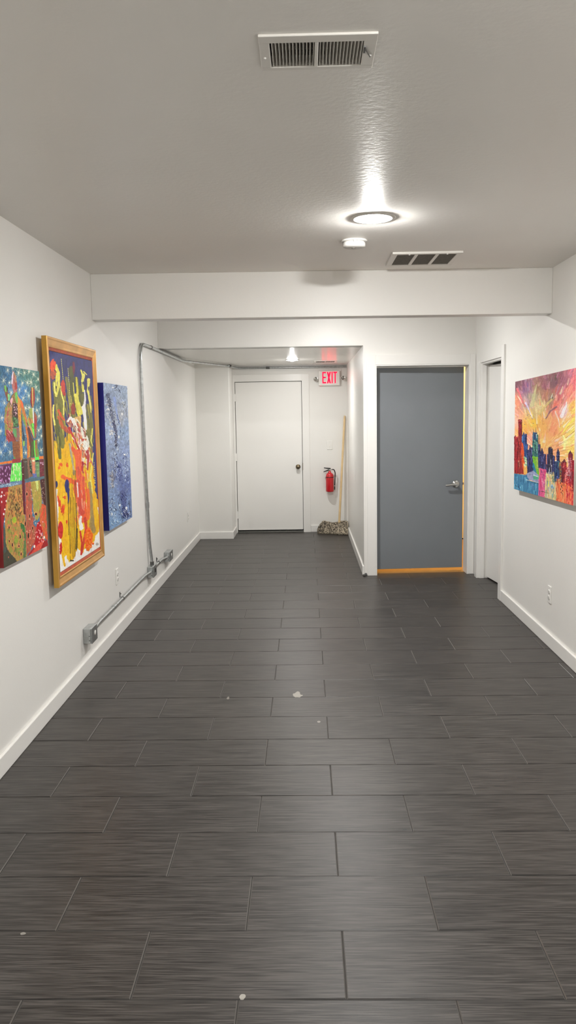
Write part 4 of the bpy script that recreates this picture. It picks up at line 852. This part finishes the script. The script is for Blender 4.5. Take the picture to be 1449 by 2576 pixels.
pr = thing('framed_painting', 'tall abstract painting of navy, yellow and orange in a wide gold frame', 'painting', (XL, 4.85, .69))
FX = XL + .060
canvas_mesh('canvas', a2, FX - .020, FX - .012, 4.405, 5.285, .775, 1.99, M['dark'], pr, .0014)
def frame_ring(y0, y1, z0, z1, prof, mats):
    # prof: list of (inset from outer edge, x) ; swept round the rectangle with mitred corners
    mb = MB(); n = len(prof)
    for k, (i, x) in enumerate(prof): mb.v += [(x, y0 + i, z0 + i), (x, y1 - i, z0 + i), (x, y1 - i, z1 - i), (x, y0 + i, z1 - i)]
    for k in range(n - 1):
        for c in range(4):
            a = k * 4 + c; b = k * 4 + (c + 1) % 4; mb.f.append((a, b, b + 4, a + 4)); mb.mi.append(1 if k < 1 else 0); mb.sm.append(False)
    return mb
FY0, FY1, FZ0, FZ1 = 4.338, 5.352, .700, 2.064
fr = frame_ring(FY0, FY1, FZ0, FZ1, [(0, FX - .030), (0, FX - .003), (.003, FX), (.010, FX), (.018, FX - .0035), (.040, FX - .009), (.050, FX - .008), (.054, FX - .010), (.056, FX - .016), (.056, FX - .024)], None)
o = obj('frame', fr, [M['gold'], M['goldside']], pr)
ln = frame_ring(FY0 + .055, FY1 - .055, FZ0 + .055, FZ1 - .055, [(0, FX - .019), (0, FX - .012), (.0015, FX - .011), (.013, FX - .0145), (.016, FX - .0155), (.016, FX - .020)], None); ln.mi = [0] * len(ln.f)
obj('liner', ln, M['liner'], pr)
obj('backing', MB().box(FX - .030, FX - .024, FY0 + .01, FY1 - .01, FZ0 + .01, FZ1 - .01), M['wood'], pr)
obj('hanger', MB().box(XL, FX - .030, 4.83, 4.87, 1.80, 1.84), M['steeld'], pr)

# ---- blue textured canvas
def art_blue():
    A = Art(220, 420, [(184.9, 140.5), (563.3, 198.5), (644.9, 2268.8), (285.4, 2484.0)], 9); R = A.rng
    A.field([(220, 200, (150, 165, 190)), (500, 220, (150, 165, 185)), (240, 450, (130, 145, 175)), (450, 700, (160, 165, 175)), (550, 900, (135, 155, 185)), (250, 900, (150, 165, 195)), (330, 1300, (130, 145, 175)), (560, 1300, (130, 145, 180)), (400, 1600, (115, 130, 170)), (560, 1800, (90, 105, 155)), (300, 1800, (120, 140, 175)), (330, 2100, (115, 140, 175)), (600, 2100, (105, 125, 165)), (340, 2400, (115, 145, 180))], 3)
    A.grain(.22, 16, 26)
    S = A.stroke
    for _ in range(330):
        x, y = R.uniform(190, 640), R.uniform(150, 2460); a = R.gauss(.2, .5); l = R.uniform(40, 130)
        S([(x, y), (x + math.sin(a) * l * .5, y + math.cos(a) * l * .5 + R.uniform(-6, 6)), (x + math.sin(a) * l, y + math.cos(a) * l)], R.uniform(4, 12), 3, R.choice([(165, 182, 206), (115, 132, 168), (182, 196, 214), (105, 122, 158), (148, 164, 192), (138, 150, 172)]), .5, .55, .7)
    def mess(pts, wid, n, cols, lo=10, hi=50):
        for _ in range(n):
            i = R.randrange(len(pts) - 1); t = R.random(); x = pts[i][0] * (1 - t) + pts[i + 1][0] * t + R.gauss(0, wid); y = pts[i][1] * (1 - t) + pts[i + 1][1] * t + R.gauss(0, wid)
            a = math.atan2(pts[i + 1][0] - pts[i][0], pts[i + 1][1] - pts[i][1]) + R.gauss(0, .6); l = R.uniform(lo, hi)
            S([(x, y), (x + math.sin(a) * l, y + math.cos(a) * l)], R.uniform(4, 13), 3, R.choice(cols), .5, .9, 1.2)
    dk = [(60, 62, 85), (85, 88, 110), (45, 48, 70), (110, 110, 125), (75, 80, 120)]
    S([(360, 380), (400, 620), (450, 850)], 40, 22, (135, 155, 205), .4, .8)
    S([(262, 330), (300, 560), (350, 760), (390, 960), (385, 1140)], 52, 34, (72, 78, 105), .6, .7); S([(450, 1420), (462, 1720)], 60, 40, (80, 90, 140), .6, .5); S([(500, 1880), (530, 2240)], 90, 60, (66, 74, 125), .5, .6); S([(330, 1560), (335, 1800)], 46, 30, (120, 118, 122), .6, .6)
    mess([(250, 320), (290, 520), (350, 740), (385, 950), (385, 1130)], 18, 120, dk + [(200, 205, 210)])
    mess([(235, 420), (260, 620), (300, 860), (330, 1000)], 14, 40, [(225, 225, 225), (200, 190, 175), (215, 215, 220)])
    mess([(360, 200), (430, 200), (430, 320)], 20, 24, dk); mess([(440, 400), (510, 480), (520, 600)], 22, 30, [(95, 100, 110), (150, 150, 140), (190, 195, 200)])
    mess([(380, 620), (440, 850), (480, 950)], 8, 24, [(60, 75, 110), (200, 215, 235), (175, 195, 225)]); mess([(380, 1160), (360, 1400), (350, 1560)], 24, 60, dk + [(205, 215, 230), (175, 180, 190)])
    mess([(330, 1560), (330, 1800)], 24, 46, [(120, 110, 105), (90, 90, 105), (205, 210, 220), (160, 155, 150)]); mess([(430, 1400), (450, 1720)], 26, 60, [(75, 85, 135), (60, 70, 115), (180, 190, 215)]); mess([(520, 1250), (540, 1500), (580, 1750)], 26, 60, [(70, 80, 130), (200, 210, 230), (95, 105, 150)])
    mess([(470, 1900), (520, 2200), (560, 2240)], 36, 130, [(50, 58, 105), (65, 75, 130), (215, 220, 235), (80, 90, 140), (40, 45, 80)]); mess([(320, 1950), (340, 2180)], 30, 60, [(70, 75, 100), (200, 215, 235), (110, 120, 150)]); mess([(320, 2200), (420, 2380)], 30, 30, [(200, 215, 235), (150, 175, 205)])
    for pts, w in (([(420, 2020), (450, 2140), (490, 2330)], 7), ([(450, 1880), (448, 2050)], 6), ([(590, 2000), (620, 2250)], 8), ([(540, 2180), (580, 2260)], 8), ([(400, 640), (450, 860)], 6), ([(545, 540), (550, 680)], 5)): S(pts, w, w * .7, (38, 42, 62), .4, .95, 1)
    for x, y in ((335, 220), (260, 560), (290, 900), (290, 960), (430, 1000), (515, 1280), (320, 2220), (440, 2080), (550, 2120), (325, 840), (480, 640)): A.blob(x, y, R.uniform(8, 16), R.uniform(12, 26), (228, 232, 236), .5, .95, 1.4)
    A.grain(.08, 5, 9); return A
a3 = art_blue()
tag(canvas_mesh('painting', a3, XL + .004, XL + .042, 5.58, 6.33, .838, 1.864, mat('canvas_blue_side', (.010, .008, .20), .5), None, .0022),
    'deep-edged canvas in pale textured blues on the left wall, beside the tall conduit', 'painting')

# ---- city skyline on the right wall
def art_city():
    A = Art(420, 380, [(165, 368), (1098, 168), (1042, 2258), (136, 2030)], 14); R = A.rng
    sites = [(200, 400, (105, 60, 72)), (350, 480, (125, 80, 120)), (450, 600, (165, 150, 118)), (600, 420, (140, 80, 90)), (760, 380, (110, 65, 75)), (900, 330, (140, 70, 88)), (1060, 280, (200, 90, 105)), (200, 700, (215, 130, 95)), (340, 700, (165, 130, 150)), (450, 850, (195, 165, 105)), (560, 740, (205, 185, 130)),
             (700, 650, (140, 110, 85)), (800, 760, (215, 95, 80)), (930, 800, (222, 185, 195)), (1000, 560, (222, 115, 100)), (1060, 820, (228, 178, 50)), (190, 1000, (232, 160, 135)), (300, 1080, (232, 165, 60)), (450, 980, (232, 175, 50)), (600, 1080, (226, 158, 75)), (750, 1080, (228, 135, 90)), (900, 1100, (232, 180, 85)), (1030, 1150, (228, 198, 85)),
             (380, 1280, (235, 140, 118)), (600, 1320, (230, 165, 85)), (800, 1380, (228, 150, 100)), (950, 1300, (234, 205, 120)), (1040, 1420, (232, 185, 75)), (650, 1600, (235, 120, 100)), (950, 1550, (232, 160, 80)), (500, 500, (150, 110, 80)), (620, 600, (160, 100, 80)), (860, 600, (190, 90, 90))]
    sites = [(a, b, tuple(min(255, v * .86 + 30) for v in c)) for a, b, c in sites]
    A.field(sites, 3.4); A.grain(.08, 14, 22)
    for _ in range(620):
        x, y = R.uniform(150, 1090), R.uniform(200, 1600); c = A.at(x, y); a = math.atan2(x - 560, -(y - 1500)) + R.gauss(0, .18); l = R.uniform(40, 150)
        j = R.uniform(-22, 28); c = [min(250, max(20, v + j + R.uniform(-12, 12))) for v in c]
        if R.random() < .12: c = R.choice([(240, 225, 205), (235, 200, 190), (225, 140, 110)]) if y > 600 else (175, 120, 140)
        A.stroke([(x, y), (x + math.sin(a) * l, y - math.cos(a) * l)], R.uniform(14, 36), 6, c, .4, .62, .5)
    S = A.stroke
    for pts, w0, w1, c in (([(425, 740), (470, 560), (500, 420)], 60, 16, (190, 185, 140)), ([(640, 940), (700, 830), (800, 760)], 14, 30, (130, 90, 100)), ([(540, 860), (620, 760), (740, 640)], 50, 24, (200, 180, 120)), ([(330, 700), (390, 830), (440, 940)], 26, 10, (205, 195, 225)), ([(880, 900), (940, 760), (960, 690)], 60, 20, (235, 215, 220)), ([(940, 1230), (1010, 1180), (1075, 1120)], 8, 8, (150, 110, 40)), ([(900, 1150), (960, 1060), (1060, 950)], 20, 40, (235, 205, 90)), ([(200, 480), (260, 620), (280, 700)], 30, 16, (220, 110, 120)), ([(720, 620), (745, 560)], 18, 10, (200, 215, 200)), ([(740, 640), (742, 610)], 10, 8, (30, 45, 60)), ([(780, 830), (830, 960), (850, 1080)], 22, 10, (240, 200, 190)), ([(970, 420), (990, 330)], 26, 10, (205, 165, 150)), ([(860, 560), (900, 460)], 30, 14, (205, 190, 165)), ([(1090, 300), (1070, 500)], 50, 40, (212, 100, 110)), ([(920, 1400), (930, 1300), (900, 1200)], 40, 20, (238, 220, 150)), ([(620, 920), (600, 840)], 30, 12, (228, 195, 170))): S(pts, w0, w1, c, .4, .85, .7)
    for x, y in ((355, 885), (382, 875), (407, 892), (432, 938), (330, 943), (310, 1028), (443, 1012)): S([(x - 7, y), (x + 8, y + 4)], 8, 5, (80, 80, 110), .3)
    def tower(x0, x1, yt, yb, col, alt, spire=0, streak=16):
        A.poly([(x0, yt), (x1, yt + 6), (x1, yb), (x0, yb)], col, 4, 1, .8, .2)
        for _ in range(streak):
            x = R.uniform(x0 + 3, x1 - 3); y = R.uniform(yt, yb - 40); S([(x, y), (x + R.uniform(-3, 3), y + R.uniform(30, 130))], R.uniform(5, 12), 4, R.choice(alt), .4, .8, 1)
        if spire: xm = (x0 + x1) / 2; A.poly([(x0 + 3, yt + 6), (xm - 2, yt - spire), (xm + 3, yt - spire), (x1 - 3, yt + 10)], [v * .8 for v in col], 3, 1, .6)
        S([(x1 - 2, yt + 8), (x1 - 2, yb - 30)], 4, 4, [v * .45 for v in col], .4, .8, -.4)
    nv_ = (42, 42, 88); nva = [(28, 30, 66), (70, 75, 130), (52, 58, 110), (110, 115, 160)]; rd = (135, 26, 38); rda = [(95, 16, 28), (175, 45, 48), (200, 80, 80), (120, 20, 32)]
    bl = (45, 80, 135); bla = [(30, 55, 105), (80, 120, 175), (120, 160, 200), (25, 40, 85)]; tl = (55, 115, 110); tla = [(35, 80, 85), (90, 160, 150), (120, 180, 120), (30, 60, 70)]
    tower(640, 780, 1640, 1900, nv_, nva); tower(345, 440, 1420, 1800, nv_, nva + [(110, 100, 165)], 0); tower(378, 412, 1390, 1640, (62, 46, 72), nva, 50); tower(412, 450, 1380, 1700, nv_, nva)
    tower(213, 270, 950, 1300, (120, 22, 34), rda, 0, 8); S([(225, 985), (240, 965), (262, 985)], 6, 5, (220, 110, 110), .2)
    tower(146, 212, 1220, 1790, rd, rda, 0, 30); A.poly([(150, 1225), (166, 1195), (176, 1225)], (80, 20, 30), 2); tower(208, 285, 1215, 1795, (140, 40, 40), rda + [(190, 150, 120), (150, 90, 70)], 0, 40)
    tower(272, 322, 1190, 1560, bl, bla, 42, 12); tower(318, 344, 1170, 1600, (38, 62, 120), bla, 0, 10); tower(300, 360, 1330, 1560, bl, bla, 0, 14)
    A.poly([(262, 1300), (290, 1320), (330, 1640), (345, 1810), (290, 1800), (270, 1600)], (205, 85, 45), 5, 1, .6); A.poly([(290, 1620), (350, 1680), (350, 1810), (298, 1805)], (220, 165, 85), 6, 1, .6)
    A.poly([(300, 1520), (348, 1540), (352, 1680), (312, 1650)], (125, 160, 130), 5); A.dots(8, (305, 1530, 345, 1680), 6, (215, 225, 190), 16)
    tower(435, 520, 1180, 1560, tl, tla, 0, 30); tower(440, 505, 1150, 1260, (48, 90, 120), bla, 0, 10)
    for x, y in ((444, 1100), (480, 1075), (497, 1130), (462, 1150)): S([(x, 1200), (x, y)], 8, 3, (30, 50, 70), .2)
    A.poly([(437, 1520), (525, 1530), (530, 1840), (480, 1830), (450, 1700)], (118, 178, 52), 5); A.poly([(437, 1600), (480, 1720), (500, 1840), (440, 1830)], (45, 120, 150), 6)
    for y in range(1545, 1720, 16): S([(490, y), (520, y + 4)], 6, 5, (215, 215, 110), .3); S([(490, y + 7), (520, y + 11)], 3, 3, (50, 80, 40), .3)
    for x, y in ((500, 1180), (500, 1300), (505, 1420), (470, 1270), (460, 1380)): S([(x, y), (x + 3, y + 60)], 6, 4, (205, 225, 220), .4, .8)
    S([(440, 1340), (520, 1350)], 4, 4, (25, 60, 60), .3); S([(440, 1430), (520, 1440)], 4, 4, (25, 60, 60), .3)
    tower(518, 552, 1330, 1700, nv_, nva); S([(534, 1340), (534, 1180)], 4, 3, (60, 40, 50), .2)
    for y in range(1215, 1340, 16): S([(520, y), (545, y + 4)], 4, 4, (110, 60, 60), .3)
    tower(550, 600, 1440, 1800, nv_, nva, 50, 14); tower(598, 636, 1480, 1750, (62, 52, 92), nva, 0, 12)
    tower(672, 742, 1390, 1850, (40, 36, 62), [(24, 22, 40), (230, 230, 235), (80, 76, 110), (30, 28, 50)], 0, 24); A.poly([(676, 1392), (684, 1370), (700, 1380), (712, 1366), (728, 1392)], (50, 22, 32), 2); tower(740, 772, 1500, 1860, nv_, nva, 0, 14); tower(650, 674, 1480, 1750, (52, 40, 72), nva, 0, 8)
    tower(800, 845, 1440, 1700, (34, 42, 88), nva, 50, 12); tower(770, 850, 1585, 1900, (36, 62, 100), nva + [(60, 130, 130)], 0, 26); tower(845, 900, 1600, 1960, (120, 84, 62), [(60, 120, 100), (200, 130, 70), (60, 40, 50), (45, 60, 100)], 0, 26); tower(880, 945, 1590, 1960, (110, 30, 44), rda, 40, 20)
    tower(975, 1042, 1470, 2030, (118, 30, 48), rda + [(205, 150, 160)], 48, 34); tower(1036, 1100, 1570, 2100, (140, 24, 44), rda, 0, 20); tower(935, 985, 1680, 2050, (150, 40, 56), rda + [(220, 150, 150)], 0, 20)
    for y in range(1560, 1800, 17): S([(966 + (y - 1560) * -.02, y), (1000, y + 6)], 6, 4, (225, 190, 195), .4)
    # water and reflections
    A.poly([(125, 1788), (340, 1815), (380, 1890), (520, 1930), (520, 2160), (125, 2060)], (62, 120, 155), 5)
    for _ in range(70): x, y = R.uniform(140, 515), R.uniform(1800, 2080); S([(x, y), (x + R.uniform(-3, 3), y + R.uniform(30, 110))], R.uniform(6, 16), 6, R.choice([(85, 150, 180), (45, 95, 135), (110, 170, 195), (60, 125, 160)] + ([(120, 130, 180)] if x > 380 else [])), .4, .8, .6)
    A.poly([(325, 1800), (440, 1740), (530, 1820), (530, 1930), (375, 1880)], (145, 150, 180), 8); A.poly([(440, 1820), (530, 1815), (530, 1870), (445, 1880)], (80, 160, 130), 5); S([(445, 1812), (522, 1835)], 9, 8, (215, 230, 215), .3); S([(372, 1900), (515, 1938)], 10, 7, (40, 80, 95), .3); S([(330, 1885), (520, 1925)], 7, 5, (205, 215, 205), .3)
    A.poly([(545, 1700), (640, 1720), (640, 2170), (515, 2150), (520, 1880)], (205, 90, 135), 8)
    for _ in range(30): x, y = R.uniform(530, 632), R.uniform(1720, 2090); S([(x, y), (x + R.uniform(-4, 4), y + R.uniform(30, 110))], R.uniform(8, 18), 5, R.choice([(225, 130, 165), (190, 50, 100), (230, 160, 180), (170, 60, 110), (120, 60, 110)]), .4, .85)
    A.poly([(630, 1780), (760, 1800), (800, 2220), (610, 2165)], (205, 185, 140), 10); A.poly([(655, 1820), (690, 1850), (680, 1980), (655, 1960)], (215, 210, 110), 6)
    for _ in range(70): x, y = R.uniform(630, 800), R.uniform(1760, 2130); S([(x, y), (x + R.uniform(-4, 4), y + R.uniform(30, 120))], R.uniform(8, 18), 5, R.choice([(190, 200, 195), (150, 165, 175), (215, 195, 150), (100, 140, 140), (170, 165, 120), (205, 150, 130)] if x < 720 else [(140, 170, 165), (95, 130, 110), (190, 170, 120), (150, 150, 100), (110, 120, 130)]), .4, .8)
    A.poly([(790, 1900), (960, 1930), (1040, 2000), (1060, 2290), (790, 2210)], (222, 115, 72), 10)
    for _ in range(100): x, y = R.uniform(790, 1050), R.uniform(1850, 2230); S([(x, y), (x + R.uniform(-4, 4), y + R.uniform(30, 130))], R.uniform(8, 20), 5, R.choice([(228, 130, 85), (210, 80, 60), (225, 150, 110), (180, 90, 60), (200, 160, 100)] if x < 940 else [(200, 50, 62), (185, 40, 70), (222, 90, 70), (170, 30, 50), (225, 130, 110)]), .4, .8)
    for i in range(8): y = 1740 + i * 46; A.blob(858 + (i % 3) * 6, y, 7, 10, (40, 30, 32), .3); A.blob(884 - (i % 2) * 5, y + 20, 6, 9, (60, 35, 35), .3)
    for _ in range(26): x, y = R.uniform(900, 985), R.uniform(1660, 1960); S([(x, y), (x + R.uniform(8, 30), y - R.uniform(4, 26))], 8, 5, R.choice([(220, 60, 60), (230, 120, 120), (150, 24, 36), (235, 150, 110)]), .4, .9, 1)
    S([(555, 2050), (670, 2080)], 7, 6, (60, 50, 50), .3); S([(158, 1970), (180, 1985), (205, 1990), (225, 2010)], 5, 4, (30, 40, 55), .5); S([(165, 1965), (172, 1995)], 4, 4, (30, 40, 55), .3); S([(210, 1990), (222, 2020)], 4, 4, (30, 40, 55), .3)
    A.blob(725, 1980, 20, 34, (150, 175, 190), .4); A.blob(725, 1980, 9, 16, (100, 130, 150), .3); A.grain(.07, 6, 8); return A
a4 = art_city()
canv = canvas_mesh('painting', a4, XR - .004, XR - .040, 6.397, 4.975, 1.03, 1.865, mat('canvas_white_side', (.76, .73, .68), .6), None, .0022)
cpt = Vector((XR, 5.686, 1.4475)); canv.data.transform(Matrix.Translation(cpt) @ Matrix.Rotation(math.radians(-1.15), 4, 'X') @ Matrix.Translation(-cpt))
tag(canv, 'unframed skyline painting with a fiery sky over towers and water on the right wall', 'painting')

# ------------------------------------------------------------------ camera
f, pitch, yaw, roll, h = 2035.4, -.1207, .0232, .0160, 1.6311
rt = Vector((math.cos(yaw), math.sin(yaw), 0)); fh = Vector((-math.sin(yaw), math.cos(yaw), 0)); up0 = Vector((0, 0, 1))
fw = fh * math.cos(pitch) + up0 * math.sin(pitch); up = fh * -math.sin(pitch) + up0 * math.cos(pitch)
Rx = rt * math.cos(roll) - up * math.sin(roll); Ux = rt * math.sin(roll) + up * math.cos(roll)
cd = bpy.data.cameras.new('camera'); cam = bpy.data.objects.new('camera', cd); COL.objects.link(cam)
mw = Matrix((Rx, Ux, -fw)).transposed().to_4x4(); mw.translation = (0, 0, h); cam.matrix_world = mw
cd.sensor_fit = 'VERTICAL'; cd.sensor_height = 24; cd.lens = f / 2576 * 24; cd.clip_start = .05; cd.clip_end = 60
SC.camera = cam

wd = bpy.data.worlds.new('world'); wd.use_nodes = True; wd.node_tree.nodes['Background'].inputs['Color'].default_value = (0, 0, 0, 1); SC.world = wd
SC.view_settings.view_transform = 'Standard'; SC.view_settings.look = 'None'; SC.view_settings.gamma = 1; SC.view_settings.exposure = 1.76
SC.view_settings.use_curve_mapping = False
SC.cycles.use_denoising = True; SC.cycles.max_bounces = 14; SC.cycles.diffuse_bounces = 8; SC.cycles.glossy_bounces = 6
SC.cycles.sample_clamp_indirect = 6.0; SC.cycles.caustics_reflective = False; SC.cycles.caustics_refractive = False
SC.cycles.use_light_tree = True
